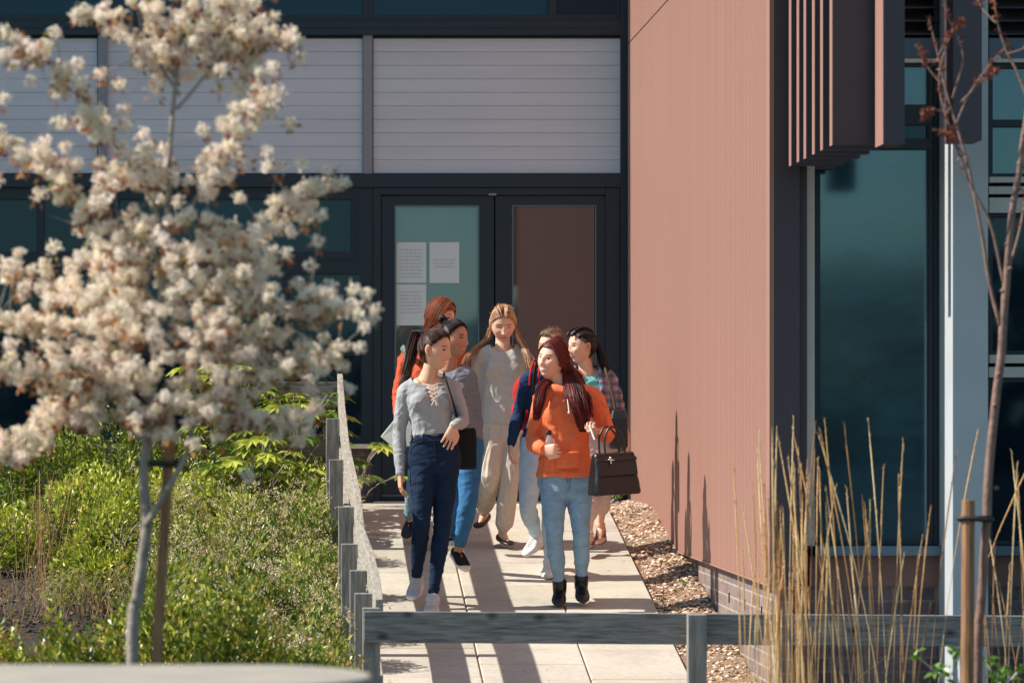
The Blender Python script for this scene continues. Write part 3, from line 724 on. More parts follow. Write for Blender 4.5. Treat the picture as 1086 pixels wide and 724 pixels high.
G3 = [lin(100, 114, 40), lin(152, 160, 52), lin(204, 198, 78), lin(220, 172, 90)]
CR = [lin(214, 196, 152), lin(196, 160, 118), lin(222, 214, 178)]
def pos_words(x, y): return None
sid = 0
def row(Y, xs_, h, rx, n, pal, labels, name, grp, **kw):
    global sid
    for i, x in enumerate(xs_):
        sid += 1; yy = Y + NP.uniform(-.25, .25)
        shrub(x + NP.uniform(-.06, .06), yy, rx * NP.uniform(.9, 1.12), h * NP.uniform(.88, 1.12), n, pal, name, labels[i], grp, seed=sid * 3.1, **kw)
gb = 'green shrubs covering the left bank'
row(32.2, (-2.15, -1.6, -1.05, -.5), .52, .42, 2300, G1, ['back row shrub under the window sill at the far left edge', 'back row shrub under the window sill, second from the left', 'back row shrub behind the crown base of the blossoming tree', 'back row shrub beside the broad leaved plant near the fence corner'], 'green_shrub', gb)
row(30.9, (-2.2, -1.7, -1.2, -.75), .62, .42, 2600, [G1[0], G1[0], G1[1], G1[2]], ['dark green shrub at the left edge in front of the back row', 'second row shrub left of the blossoming tree trunk, tall and leafy', 'second row shrub directly behind the tie of the tree stake', 'second row shrub just right of the leaning stake top'], 'green_shrub', gb)  # darker leaf palette stands in for shade at the left edge
row(29.7, (-1.35, -.85, -.4, .0), .5, .4, 2600, G1, ['yellow green shrub above the bare mulch patch', 'yellow green shrub behind the fork of the blossoming tree', 'bright green shrub below the broad leaved plant', 'bright green shrub touching the fence below the corner'], 'green_shrub', gb)
row(29.4, (-2.1,), .46, .42, 2600, [G1[0], G1[0], G1[0], G1[1]], ['darkest low shrub at the left edge beside the bare patch'], 'green_shrub', gb)  # shadow on this shrub is put into its leaf colours
row(28.5, (-1.95, -1.55, -1.15), .46, .40, 3200, G1, ['low green shrub at the left edge behind the reddish grass tuft', 'low green shrub directly behind the reddish grass tuft', 'low green shrub between the grass tuft and the blossoming tree'], 'green_shrub', gb)
row(27.0, (-1.12,), .42, .34, 2600, G1, ['low yellow green shrub at the right end of the bare mulch patch'], 'green_shrub', gb)
gp = 'cream budded shrubs filling the bank beside the fence'
kw = dict(tips=CR, tipf=.10, W=.42)
row(28.4, (-.75, -.33, .03), .56, .30, 2600, G2, ['cream budded shrub right of the bare patch, farthest row left', 'cream budded shrub in the farthest budded row, middle', 'cream budded shrub in the farthest budded row against the fence'], 'budded_shrub', gp, **kw)
row(27.2, (-.72, -.3, .05), .56, .30, 2600, G2, ['cream budded shrub in the second budded row behind the stake', 'cream budded shrub in the second budded row, middle', 'cream budded shrub in the second budded row against the fence'], 'budded_shrub', gp, **kw)
row(26.0, (-.68, -.28, .06), .56, .30, 2700, G2, ['cream budded shrub in the third budded row behind the stake', 'cream budded shrub in the third budded row, middle', 'cream budded shrub in the third budded row against the fence'], 'budded_shrub', gp, **kw)
row(24.8, (-.62, -.25, .08), .56, .30, 2800, G2, ['cream budded shrub in the fourth budded row beside the stake', 'cream budded shrub in the fourth budded row, middle', 'cream budded shrub in the fourth budded row against the fence'], 'budded_shrub', gp, **kw)
row(23.6, (-.6, -.22, .1), .56, .30, 2900, G2, ['cream budded shrub in the fifth budded row beside the stake', 'cream budded shrub in the fifth budded row, middle', 'cream budded shrub in the fifth budded row against the fence'], 'budded_shrub', gp, **kw)
row(22.5, (-.15, .12), .6, .30, 2900, G2, ['cream budded shrub nearest the camera in the bank, left', 'cream budded shrub nearest the camera against the fence posts'], 'budded_shrub', gp, **kw)
gf = 'low leafy shrubs along the front of the bank'
row(19.6, (-1.35, -.97, -.6, -.22, .08), 1.16, .44, 9500, G3, ['front shrub with yellowish tips at the left edge', 'front shrub with yellowish tips, second from the left', 'front shrub with yellowish tips just behind the thin tree stems', 'front shrub with orange tips right of the stake', 'front shrub with orange tips near the corner post of the fence'], 'front_shrub', gf, tips=[lin(190, 130, 60), lin(170, 150, 60)], tipf=.02)
# broad leaved plants by the fence corner
def broad(x, y, h, n, label):
    z = ramp(y) - .03; o = empty('broad_leaf_plant', (x, y, z), label, 'plant', 'broad leaved plants by the fence corner'); lf = MB(); st = MB()
    for k in range(n):
        a = NP.uniform(0, 6.28); r = NP.uniform(.1, .42); hh = h * NP.uniform(.45, 1.0)
        e = np.array([x + r * math.cos(a), y + r * math.sin(a), z + hh]); st.tube(bez([[x, y, z], [x + r * .4 * math.cos(a), y + r * .4 * math.sin(a), z + hh * .7], e], 6), .004, 5)
        m = 8; ang = np.linspace(-2.0, 2.0, m); ax = np.array([math.cos(a), math.sin(a), -.25]); sd_ = np.array([-math.sin(a), math.cos(a), 0.])
        d = np.cos(ang)[:, None] * ax + np.sin(ang)[:, None] * sd_ + [0, 0, -.15]
        c = np.array([lin(96, 122, 40), lin(140, 158, 54), lin(190, 194, 80)][NP.integers(0, 3)]) * NP.uniform(.8, 1.15, (m, 1))
        leaves(lf, np.tile(e, (m, 1)), d, np.array([0, 0, 1.]) + rdir(m) * .25, .13 * NP.uniform(.8, 1.1, m) * 1.2 * (1 - .25 * np.abs(ang) / 2), .05, c, .05)
    lf.build('leaves', M['leaf'], o); st.build('stems', M['bark'], o)
broad(-.46, 30.6, 1.08, 74, 'tall broad leaved plant rising behind the lower blossom branches'); broad(-.06, 30.3, .92, 60, 'broad leaved plant left of the fence corner'); broad(-.25, 29.5, .74, 46, 'lower broad leaved plant leaning over the budded shrubs')
broad(.44, 31.9, .5, 12, 'small broad leaved plant growing in front of the brick pier by the door')
# ---- dry grasses
def grass(x, y, n, h, spread, label, group, plume=True, lean=.12, pal=None):
    z = ramp(y) - .03; o = empty('dry_grass', (x, y, z), label, 'grass clump', group); mb = MB(); lv = MB()
    pal = pal or [lin(222, 180, 122), lin(204, 156, 100), lin(234, 202, 150), lin(170, 124, 80)]
    for k in range(n):
        bx = np.array([x + NP.normal() * spread * .35, y + NP.normal() * spread * .3, z]); hh = h * NP.uniform(.5, 1.0) ** .8
        l = np.array([NP.normal() * lean * hh, NP.normal() * lean * hh * .6, 0]); c = pal[NP.integers(0, len(pal))]
        q = bez([bx, bx + l * .25 + [0, 0, hh * .4], bx + l * .6 + [0, 0, hh * .72], bx + l * 1.05 + [0, 0, hh]], 12)
        rad = np.full(12, .0017)
        if plume: rad[8:] = [.0024, .0036, .003, .001]
        mb.tube(q, rad, 5, col=np.array(c) * NP.uniform(.8, 1.15), ends=False)
        if plume:
            m = 40; t = NP.uniform(.70, 1.0, m); p = np.stack([np.interp(t, np.linspace(0, 1, 12), q[:, i]) for i in range(3)], 1)
            ax = norm(q[-1] - q[-3]); leaves(lv, p, ax + rdir(m) * .33, rdir(m), NP.uniform(.012, .026, m), .0035, np.tile(np.array(c) * 1.1, (m, 1)))
        for _ in range(1):
            a = NP.normal() * .35; e = bx + [math.sin(a) * hh * .35, NP.normal() * .08, hh * NP.uniform(.25, .55)]
            mb.tube(bez([bx, bx * .6 + e * .4 + [0, 0, hh * .15], e], 6), [.0015, .0022, .0022, .002, .0015, .0006], 3, flat=.3, col=np.array(c) * .85, ends=False)
    mb.build('stalks', M['straw'], o)
    if plume: lv.build('seed_heads', M['straw'], o)
gg = 'dry ornamental grass clumps in front of the right wing'
def gx(px, Y): return P(px, 0, Y)[0]
grass(gx(833, 19.2), 19.2, 56, 2.0, .25, 'dense tall straw coloured grass clump in front of the terracotta corner', gg, lean=.035)
grass(gx(852, 18.9), 18.9, 9, 1.7, .16, 'short grass clump beside the dense one at the terracotta corner', gg, lean=.05)
grass(gx(915, 19.2), 19.2, 22, 2.0, .26, 'tall straw grass clump before the large teal window', gg, lean=.06)
grass(gx(955, 19.0), 19.0, 12, 1.95, .24, 'sparse leaning grass clump left of the white column', gg, lean=.10)
grass(gx(1078, 19.0), 19.0, 18, 1.98, .22, 'grass clump at the right edge behind the bare tree', gg, lean=.06)
grass(gx(48, 27.3), 27.3, 34, .82, .22, 'reddish dry grass tuft on the bare patch of the left bank', 'dry grass tufts on the left bank', plume=False, lean=.12, pal=[lin(170, 122, 92), lin(150, 104, 76), lin(190, 146, 108)])
grass(gx(85, 26.6), 26.6, 190, .34, 1.0, 'short wispy dry grass in front of the bare patch', 'dry grass tufts on the left bank', plume=False, lean=.35, pal=[lin(170, 136, 110), lin(150, 124, 100), lin(130, 120, 80)])
# green sprouts at foot of the bare tree and weeds by the path
def sprout(x, y, zb_, h, n, label, L=.05):
    o = empty('green_sprout', (x, y, zb_), label, 'plant', 'small green sprouts'); mb = MB(); lf = MB()
    for k in range(n):
        e = np.array([x + NP.normal() * h * .35, y + NP.normal() * h * .3, zb_ + h * NP.uniform(.5, 1)]); mb.tube([[x, y, zb_], (np.array([x, y, zb_]) + e) / 2 + [0, 0, h * .1], e], .0015, 4)
        m = 7; leaves(lf, e + NP.normal(size=(m, 3)) * L * .25, rdir(m) + [0, 0, .3], rdir(m) + [0, 0, 1], NP.uniform(.6, 1.1, m) * L, L * .45, np.array(lin(104, 140, 48)) * NP.uniform(.7, 1.3, (m, 1)))
    mb.build('stems', M['leaf'], o); lf.build('leaves', M['leaf'], o)
a = P(1018, 745, 17.2); sprout(a[0], 17.2, a[2], .2, 7, 'green sprout left of the round stake at lower right')
a = P(1058, 745, 17.3); sprout(a[0], 17.3, a[2], .17, 7, 'green sprout right of the bare tree stem at lower right')
sprout(2.3, 32.4, -.06, .09, 14, 'small weed in the gravel by the far end of the ramp', .03)
for i, (x, y, l) in enumerate(((2.24, 26.9, 'weed tuft in the gravel beside the path, just above the front rail'), (2.42, 27.6, 'tiny weed in the gravel near the wall shadow'), (2.3, 22.9, 'weed in the gravel below the front rail'))):
    sprout(x, y, ramp(y) - .01, .05, 7, l, .018)

mb = MB(); n = 260; xx = NP.uniform(.45, 2.18, n); yy = NP.uniform(20.5, 32, n); xx[::2] = .45 + NP.exponential(.25, len(xx[::2])); xx = np.clip(xx, .45, 2.18)
pos = np.stack([xx, yy, [ramp(y) + .003 for y in yy]], 1); d = rdir(n) * [1, 1, .12]
leaves(mb, pos, d, np.array([0, 0, 1.]) + rdir(n) * .25, NP.uniform(.008, .022, n), NP.uniform(.005, .011, n), np.array([lin(120, 92, 60), lin(236, 226, 210), lin(90, 74, 50), lin(150, 140, 80)])[NP.integers(0, 4, n)])
tag(mb.build('fallen_leaves', M['leaf']), 'tiny fallen petals and dry leaf scraps scattered over the paved ramp', 'leaf litter', kind='stuff')
# ================================================================ people
def skin_mat(name, tone): return mat(name, tone, .5, attr=True, sss=.12, var=.05, vscale=60, spec=.35)
M['skin_fair'] = skin_mat('skin_fair', lin(236, 184, 156)); M['skin_tan'] = skin_mat('skin_tan', lin(196, 142, 112)); M['skin_mid'] = skin_mat('skin_mid', lin(230, 176, 144))
def hairm(name, c): 
    return mat(name, c, .45, attr=True, spec=.3, var=.2, vscale=40)
M['hair_dark'] = hairm('hair_dark', lin(74, 50, 42)); M['hair_black'] = hairm('hair_black', lin(44, 34, 34)); M['hair_auburn'] = hairm('hair_auburn', lin(140, 76, 46))
M['hair_fair'] = hairm('hair_fair', lin(176, 136, 100)); M['hair_brown'] = hairm('hair_brown', lin(104, 74, 56)); M['hair_red'] = hairm('hair_red', lin(98, 34, 32))
def cloth(name, c, rough=.85, var=.06, vs=30, bump=.15, bs=400, **k): return mat(name, c, rough, var=var, vscale=vs, bump=bump, bscale=bs, spec=.2, **k)
M['grey_top'] = cloth('grey_ribbed_top', lin(166, 166, 166)); M['marl'] = cloth('grey_marl_knit', lin(126, 130, 138), var=.3, vs=160); M['pale_grey'] = cloth('pale_grey_knit', lin(192, 186, 174))
M['navy_knit'] = cloth('navy_knit', lin(36, 56, 88)); M['orange'] = cloth('orange_fleece', lin(240, 124, 80)); M['teal'] = cloth('teal_jersey', lin(120, 196, 190)); M['rust'] = cloth('rust_jacket', lin(208, 90, 62))
M['denim_dark'] = cloth('dark_denim', lin(24, 42, 66), var=.18, vs=14); M['denim_blue'] = cloth('blue_denim', lin(60, 112, 156), var=.2, vs=14); M['denim_light'] = cloth('light_denim', lin(136, 166, 188), var=.16, vs=12)
M['offwhite'] = cloth('offwhite_cotton', lin(206, 192, 174)); M['pink_cotton'] = cloth('pale_pink_cotton', lin(214, 190, 182)); M['pale_denim'] = cloth('pale_denim', lin(188, 206, 218), var=.14, vs=12)
M['white_leather'] = mat('white_leather', lin(222, 220, 218), .45); M['grey_leather'] = mat('grey_white_leather', lin(190, 192, 200), .5)
M['black_leather'] = mat('black_leather', (.007, .007, .008), .34, bump=.2, bscale=90, spec=.6); M['black_canvas'] = cloth('black_canvas', (.018, .017, .018)); M['sole_white'] = mat('white_sole', lin(226, 222, 216), .6)
M['tan_shoe'] = mat('tan_shoe', lin(120, 82, 64), .6); M['metal'] = mat('silver_metal', (.7, .68, .62), .25, metal=1); M['cord'] = mat('white_cord', lin(236, 232, 226), .7)
M['red_pack'] = cloth('red_canvas', lin(190, 40, 34)); M['grey_canvas'] = cloth('pale_grey_canvas', lin(168, 172, 166)); M['brown_strap'] = cloth('brown_woven_strap', lin(84, 66, 52), var=.5, vs=90); M['teal_strap'] = cloth('grey_green_strap', lin(112, 124, 118))
def plaid():
    m = mat('blue_plaid', (1, 1, 1), .85); nt = m.node_tree; N = nt.nodes; L = nt.links; b = N['Principled BSDF']
    tc = N.new('ShaderNodeTexCoord'); sp = N.new('ShaderNodeSeparateXYZ'); L.new(tc.outputs['Object'], sp.inputs[0])
    cur = None
    def stripe(out, per, ph, w, col, base):
        a = N.new('ShaderNodeMath'); a.operation = 'MULTIPLY_ADD'; a.inputs[1].default_value = 1 / per; a.inputs[2].default_value = ph; L.new(out, a.inputs[0])
        f = N.new('ShaderNodeMath'); f.operation = 'FRACT'; L.new(a.outputs[0], f.inputs[0])
        c = N.new('ShaderNodeMath'); c.operation = 'LESS_THAN'; c.inputs[1].default_value = w; L.new(f.outputs[0], c.inputs[0])
        s = N.new('ShaderNodeMath'); s.operation = 'MULTIPLY'; s.inputs[1].default_value = .6; L.new(c.outputs[0], s.inputs[0])
        mx = N.new('ShaderNodeMix'); mx.data_type = 'RGBA'; L.new(s.outputs[0], mx.inputs[0])
        if isinstance(base, tuple): mx.inputs[6].default_value = (*base, 1)
        else: L.new(base, mx.inputs[6])
        mx.inputs[7].default_value = (*col, 1); return mx.outputs[2]
    cur = stripe(sp.outputs['Z'], .055, .1, .45, lin(48, 66, 96), lin(150, 166, 178)); cur = stripe(sp.outputs['X'], .055, .3, .45, lin(48, 66, 96), cur)
    cur = stripe(sp.outputs['Z'], .055, .7, .14, lin(180, 70, 70), cur); cur = stripe(sp.outputs['X'], .055, .75, .14, lin(180, 70, 70), cur)
    L.new(cur, b.inputs['Base Color']); return m
M['plaid'] = plaid()
M['bottle'] = mat('clear_plastic', (.93, .96, .97), .06, trans=.85, ior=1.25, spec=.6); M['water'] = mat('bottle_label', lin(210, 214, 216), .4)
# ---- head shape in local coords: x right of the face, y forward, z up
def head_grid(nu=72, nv=54, infl=0., plain=False):
    th = np.linspace(0.0001, PI - .0001, nv + 1); ph = np.linspace(0, 2 * PI, nu, endpoint=False)
    T, H = np.meshgrid(th, ph, indexing='ij'); d = np.stack([np.sin(T) * np.cos(H), np.sin(T) * np.sin(H), np.cos(T)], -1).reshape(-1, 3)
    return head_map(d, infl, plain), d, nu, nv
def head_map(d, infl=0., plain=False):
    x, y, z = d[:, 0].copy(), d[:, 1].copy(), d[:, 2].copy()
    X = .074 * x; Yy = np.where(y > 0, .088 * y, .100 * y); Z = .115 * z
    t = np.clip(-z, 0, 1)
    X = X * (1 - .34 * t ** 1.6); Yy = np.where(y < 0, Yy * (1 - .5 * t), Yy * (1 - .06 * t ** 2))
    # flatter face
    fr = np.clip(y, 0, 1); Yy = Yy - .006 * fr ** 4
    if not plain:
        def g(cx, cz, sx, sz, a):
            nonlocal Yy
            Yy = Yy + a * np.exp(-((X - cx) / sx) ** 2 - ((Z - cz) / sz) ** 2) * (y > 0.05)
        g(0, -.026, .012, .011, .021); g(0, -.004, .009, .020, .012); g(0, .012, .008, .012, .004)
        for s in (-1, 1):
            g(s * .031, .008, .015, .011, -.010); g(s * .030, .030, .02, .007, .003); g(s * .040, -.022, .018, .018, .005); g(s * .013, -.032, .007, .007, .006)
        g(0, -.054, .020, .006, .006); g(0, -.064, .017, .006, .006); g(0, -.0745, .018, .005, -.003); g(0, -.092, .018, .013, .008); g(0, -.042, .012, .005, -.002)
    p = np.stack([X, Yy, Z], 1)
    return p + d * infl
def grid_faces(nu, nv): return [(i * nu + j, (i + 1) * nu + j, (i + 1) * nu + (j + 1) % nu, i * nu + (j + 1) % nu) for i in range(nv) for j in range(nu)]
def rotm(yaw, pitch, roll=0):
    """columns: face right(x), forward, up. yaw 0 looks at the camera (-Y); + turns toward image right; pitch + looks up"""
    return np.array(Matrix.Rotation(yaw, 3, 'Z') @ Matrix.Rotation(PI, 3, 'Z') @ Matrix.Rotation(pitch, 3, 'X') @ Matrix.Rotation(roll, 3, 'Y'))
def face_colors(q, smile, open_):
    """q: head local coords -> multiplicative colours"""
    c = np.ones((len(q), 3)); x, y, z = q[:, 0], q[:, 1], q[:, 2]; ax = np.abs(x); fr = y > .035
    blush = np.exp(-((ax - .042) / .018) ** 2 - ((z + .022) / .018) ** 2) * fr
    c *= 1 - blush[:, None] * np.array([.0, .14, .12])
    zz = z + .058 - smile * 12 * x ** 2; w = .024 + .006 * smile
    hh = .0125 if smile > .5 else .0085; w += .005 * (smile > .5); lips = fr & ((x / w) ** 2 + (zz / hh) ** 2 < 1); c[lips] = (.86, .48, .46)
    if smile > .5: tt = fr & ((x / (w * .8)) ** 2 + ((zz + .0005) / .0075) ** 2 < 1); c[tt] = (1.15, 1.38, 1.5)
    else: ln = fr & (np.abs(zz) < .0016) & (ax < w * .9); c[ln] = (.55, .3, .3)
    br = fr & (np.abs(z - .0305 + 4 * (ax - .03) ** 2) < .0036) & (ax > .013) & (ax < .047); c[br] = (.28, .22, .2)
    ex = (ax - .031) / .0145; eye = fr & (ex ** 2 + ((z - .0085) / (.0058 if open_ else .003)) ** 2 < 1)
    if open_:
        c[eye] = (1.0, 1.15, 1.2); iris = eye & (np.abs(ax - .031) < .0055); c[iris] = (.16, .12, .1)
        lash = fr & (ex ** 2 < 1) & (np.abs(z - (.0085 + .0058 * np.sqrt(np.clip(1 - ex ** 2, 0, 1)))) < .0021); c[lash] = (.18, .14, .13)
    else: c[eye] = (.3, .24, .22)
    ear = (ax > .072) & (y < .012) & (y > -.03) & (np.abs(z) < .03); c[ear] *= (.92, .78, .74)
    inn = (ax > .076) & (((y + .006) / .008) ** 2 + ((z - .004) / .016) ** 2 < 1); c[inn] = (.62, .42, .38)  # ear hollow: shade of the concavity painted into the skin colour
    return c
def build_head(mb, c, R):
    v, d, nu, nv = head_grid(); mb.add(v @ R.T + c, grid_faces(nu, nv))
    for s in (-1, 1):
        Re = R @ np.array(Matrix.Rotation(s * .25, 3, 'Z')); mb.ell(c + R @ np.array([s * .079, -.008, .004]), (.0065, .018, .031), Re, 12, 10); mb.ell(c + R @ np.array([s * .076, -.006, -.022]), (.0065, .010, .011), R, 10, 8)
def hand(mb, w, d, nrm, thumb, curl=.35, scale=1., splay=.12, tc=.5):
    """w wrist, d finger direction, nrm palm-facing direction, thumb +1/-1 side"""
    d = norm(np.asarray(d, float)); nrm = np.asarray(nrm, float); nrm = norm(nrm - d * (nrm @ d)); lat = np.cross(nrm, d) * thumb; S = scale
    rings = []; a = np.linspace(0, 2 * PI, 14, endpoint=False)
    for t, hw, th, off in ((-.015, .023, .019, 0), (.01, .026, .018, 0), (.04, .037, .016, .003), (.07, .041, .014, .002), (.088, .040, .011, 0)):
        rings.append(w + d * t * S + lat * off + S * (hw * np.cos(a)[:, None] * lat + th * np.sin(a)[:, None] * nrm))
    mb.loft(rings)
    Ls = (.068, .075, .070, .054)
    for k in range(4):
        o = (.030 - k * .0205) * S; b = w + d * (.082 - .004 * abs(k - 1.2)) * S + lat * o; dd = norm(d + lat * (splay * (1.5 - k) / 1.5)); cr = curl * (1 + .12 * k); pts = [b - dd * .01]; p = b; ang = 0
        for fr, seg in ((.9, .45), (1.0, .32), (.8, .26)):
            ang += cr * fr; u = dd * math.cos(ang) + nrm * math.sin(ang); pts.append(p + 0 * u) if len(pts) == 1 else None; p = p + u * Ls[k] * seg * S; pts.append(p)
        mb.tube(pts, np.array([.0088, .0088, .0080, .0074, .0066])[:len(pts)] * S, 8)
    b = w + d * .022 * S + lat * .022 * S; u1 = norm(d * .75 + lat * .62 + nrm * .25 * tc); u2 = norm(d * .9 + lat * (.35 - .5 * tc) + nrm * .6 * tc); u3 = norm(d * .9 + lat * (.1 - .7 * tc) + nrm * .8 * tc)
    p1 = b + u1 * .042 * S; p2 = p1 + u2 * .032 * S; mb.tube([b, p1, p2, p2 + u3 * .026 * S], np.array([.0135, .0105, .0092, .0075]) * S, 8)
def seg(a, b, rs, n=12):
    a, b = np.asarray(a), np.asarray(b); ts = np.linspace(0, 1, len(rs)); return np.array([a + (b - a) * t for t in ts]), np.array(rs)
def limb(mb, a, b, c, r1, r2, infl=0, n=14, bend=None):
    p1, q1 = seg(a, b, r1); p2, q2 = seg(b, c, r2); pts = np.concatenate([p1, p2[1:]]); rr = np.concatenate([q1, q2[1:]]) + infl
    # soften the joint
    k = len(p1) - 1; pts[k] = pts[k] * .7 + (pts[k - 1] + pts[k + 1]) * .15
    mb.tube(pts, rr, n)
ARM1 = [.046, .044, .040, .036]; ARM2 = [.036, .038, .034, .027, .0235]
LEG1 = [.086, .084, .074, .062, .054]; LEG2 = [.052, .054, .050, .039, .032]
class Person:
    def __init__(s, label, Y, J, group='students walking out together', sc=1., skin='skin_fair', yaw=0, pitch=0, roll=0, smile=0, eyes=True, byaw=0, hs=1.0):
        s.Y = Y; s.j = {}
        for k, q in J.items():
            x, y = q[0], q[1]; dy = q[2] if len(q) > 2 else 0; s.j[k] = P(x, y, Y + dy)
        s.sc = sc; s.skin = skin; s.R = rotm(math.radians(yaw), math.radians(pitch), math.radians(roll)); s.smile = smile; s.eyes = eyes; s.hs = hs
        b = (s.j['al'] + s.j['ar']) / 2; s.root = empty('person', (b[0], b[1], ramp(b[1])), label, 'person', group)
        s.hands = []; s.torso_frames()
    def torso_frames(s):
        j = s.j; s.pc = (j['hl'] + j['hr']) / 2; s.nk = j['nk']; s.up = norm(s.nk - s.pc); s.L = np.linalg.norm(s.nk - s.pc)
        s.rp = norm(j['hr'] - j['hl']); s.rc = norm(j['sr'] - j['sl'])
    def ring(s, t, hw, hd, infl=0, back=0, n=28):
        """t in units where hip joints 0 and neck base .53"""
        u = t / .53; r = norm(s.rp * (1 - u) + s.rc * u) if 0 <= u <= 1 else (s.rp if u < 0 else s.rc)
        up = s.up; r = norm(r - up * (r @ up)); f = np.cross(r, up)     # points to the camera side when r is image right
        f = f if f[1] < 0 else -f
        c = s.pc + up * t * s.L / .53 - f * back
        a = np.linspace(0, 2 * PI, n, endpoint=False); ca, sa = np.cos(a), np.sin(a); e = .85
        return c + s.sc * ((hw + infl) * (np.sign(ca) * np.abs(ca) ** e)[:, None] * r + (hd + infl) * (np.sign(sa) * np.abs(sa) ** e)[:, None] * f)
    PR = [(-.085, .10, .075, .0), (-.05, .150, .098, .006), (.0, .166, .108, .012), (.06, .160, .103, .010), (.12, .138, .092, .0), (.19, .118, .083, -.002), (.25, .121, .086, -.002), (.32, .134, .096, .0), (.39, .145, .102, .004), (.45, .146, .092, .010), (.49, .125, .074, .014), (.515, .085, .058, .014), (.535, .056, .050, .012)]
    def torso(s, mb, lo, hi, infl=0, bust=.9, waist=1., hip=1.):
        rr = []
        A = np.array(s.PR); ts = [lo] + [t for t in A[:, 0] if lo + .012 < t < hi - .012] + [hi]
        for t in ts:
                hw, hd, bk = (float(np.interp(t, A[:, 0], A[:, i])) for i in (1, 2, 3))
                k = waist if .1 < t < .3 else (hip if t <= .1 else 1)
                rr.append(s.ring(t, hw * k, hd * (k if t > .1 else 1), infl, bk))
        mb.loft(rr)
        if hi > .4:
            up = s.up; r = s.rc; f = np.cross(r, up); f = f if f[1] < 0 else -f; b = s.pc + up * .37 * s.L / .53
            for q in (-1, 1): mb.ell(b + q * r * .062 * s.sc + f * (.054 * s.sc), (.066 * bust + infl, .060 * bust + infl, .074 * bust + infl), np.stack([r, f, up], 1), 16, 12)
            for sh, q in ((s.j['sl'], -1), (s.j['sr'], 1)):
                a = s.pc + up * .47 * s.L / .53 + r * q * .05; mb.tube([s.nk - up * .015, (s.nk - up * .02) * .5 + sh * .5 + up * .012, sh], np.array([.045, .042, .045]) + infl, 12)
                mb.tube([a, sh - up * .03], np.array([.07, .045]) + infl, 12)
    def arms(s, mb, which, upto, infl, k=1., k2=None):
        for w in which:
            a, b, c = s.j['s' + w], s.j['e' + w], s.j['w' + w]; r1 = np.array(ARM1) * s.sc * k; r2 = np.array(ARM2) * s.sc * (k2 or k)
            if upto == 'wrist': limb(mb, a, b, a * 0 + c, r1, r2, infl)
            elif upto == 'elbow': mb.tube(*[seg(a, b, r1 + infl)[i] for i in (0, 1)], 14)
            else: limb(mb, a, b, b + (c - b) * upto, r1, r2[:3] , infl)
    def legs(s, mb, infl, k=1., upto=1., which='lr', prof=None):
        for w in which:
            a, b, c = s.j['h' + w], s.j['k' + w], s.j['a' + w]; c = b + (c - b) * upto
            r1, r2 = prof or (LEG1, LEG2); r1 = np.array(r1) * s.sc * k; r2 = np.array(r2) * s.sc * k
            if upto < 1: r2 = np.interp(np.linspace(0, upto, 5), np.linspace(0, 1, 5), r2)
            limb(mb, a, b, c, r1, r2, infl, 16)
    def body(s, armk=.86, legk=.86, foot=True, voxel=.0042, bare_arms=False):
        mb = MB(); s.torso(mb, -.04, .54, -.012, .85)
        hc = s.j['hd']; nb = s.nk - s.up * .03; hb = hc + s.R @ np.array([0, -.016, -.060])
        mb.tube([nb, nb * .5 + hb * .5, hb], np.array([.054, .045, .044]) * s.hs, 18)
        for w in 'lr':
            a, b, c = s.j['s' + w], s.j['e' + w], s.j['w' + w]; r1 = np.array(ARM1) * armk * s.sc; r2 = np.array(ARM2) * s.sc
            if not bare_arms: r2 = r2 * np.array([.86, .86, .9, .97, 1])
            limb(mb, a, b, c, r1, r2)
        s.legs(mb, -.006, legk)
        for w in 'lr': s.foot_core(mb, w)
        for h in s.hands: hand(mb, *h[0], **h[1])
        v, d, nu, nv = head_grid(); v = v * s.hs
        mh = MB(); build_head(mh, np.zeros(3), np.eye(3)); vv, f_, _ = mh.raw(); mb.add((vv * s.hs) @ s.R.T + hc, f_)
        me = remesh(mb, voxel, 2, .4); p = coords(me); q = (p - hc) @ s.R / s.hs
        c = np.ones((len(p), 3)); near = (np.linalg.norm(q, axis=1) < .14); c[near] = face_colors(q[near], s.smile, s.eyes)
        tone = 1 + .04 * wob(p, 30, 4); c *= tone[:, None]
        set_col(me, np.clip(c, 0, 1.6)); o = link('body', me, M[s.skin], s.root, True); return o
    def foot_frame(s, w):
        an = s.j['a' + w]; toe = s.j['t' + w]; v = norm(toe - an); lat = np.cross(v, [0, 0, 1]); lat = norm(lat); a = math.radians(24)
        up0 = np.cross(lat, v); up0 = up0 if up0[2] > 0 else -up0; f = v * math.cos(a) + up0 * math.sin(a); up = norm(up0 * math.cos(a) - v * math.sin(a))
        lat = np.cross(f, up); return an, f, up, lat
    def foot_core(s, mb, w):
        an, f, up, lat = s.foot_frame(w); mb.tube([an, an - up * .03 - f * .01, an - up * .048 + f * .05, an - up * .066 + f * .11], [.033, .030, .022, .012] if getattr(s, 'openshoe', False) else [.030, .024, .016, .008], 12)
    SH = [(-.068, .020, .060, .0), (-.060, .030, .078, 0), (-.03, .034, .088, 0), (.0, .035, .088, 0), (.03, .038, .080, .0), (.065, .043, .062, 0), (.10, .046, .045, 0), (.135, .040, .036, 0), (.158, .026, .028, 0), (.168, .012, .020, 0)]
    def shoe(s, w, m, kind='sneaker', sole=None, sh=.022, high=0, label=None, laces=None):
        an, f, up, lat = s.foot_frame(w); o = an - up * .085 - f * .0
        def R(t, hw, h, z0, n=18):
            a = np.linspace(0, 2 * PI, n, endpoint=False); ca, sa = np.cos(a), np.sin(a); x = hw * np.sign(ca) * np.abs(ca) ** .8; z = z0 + (h - z0) * (.5 + .5 * np.sign(sa) * np.abs(sa) ** (.75))
            return o + f * t + x[:, None] * lat + z[:, None] * up
        k = {'sneaker': 1, 'flat': .62, 'boot': 1.0, 'slip': .86}[kind]; prof = []
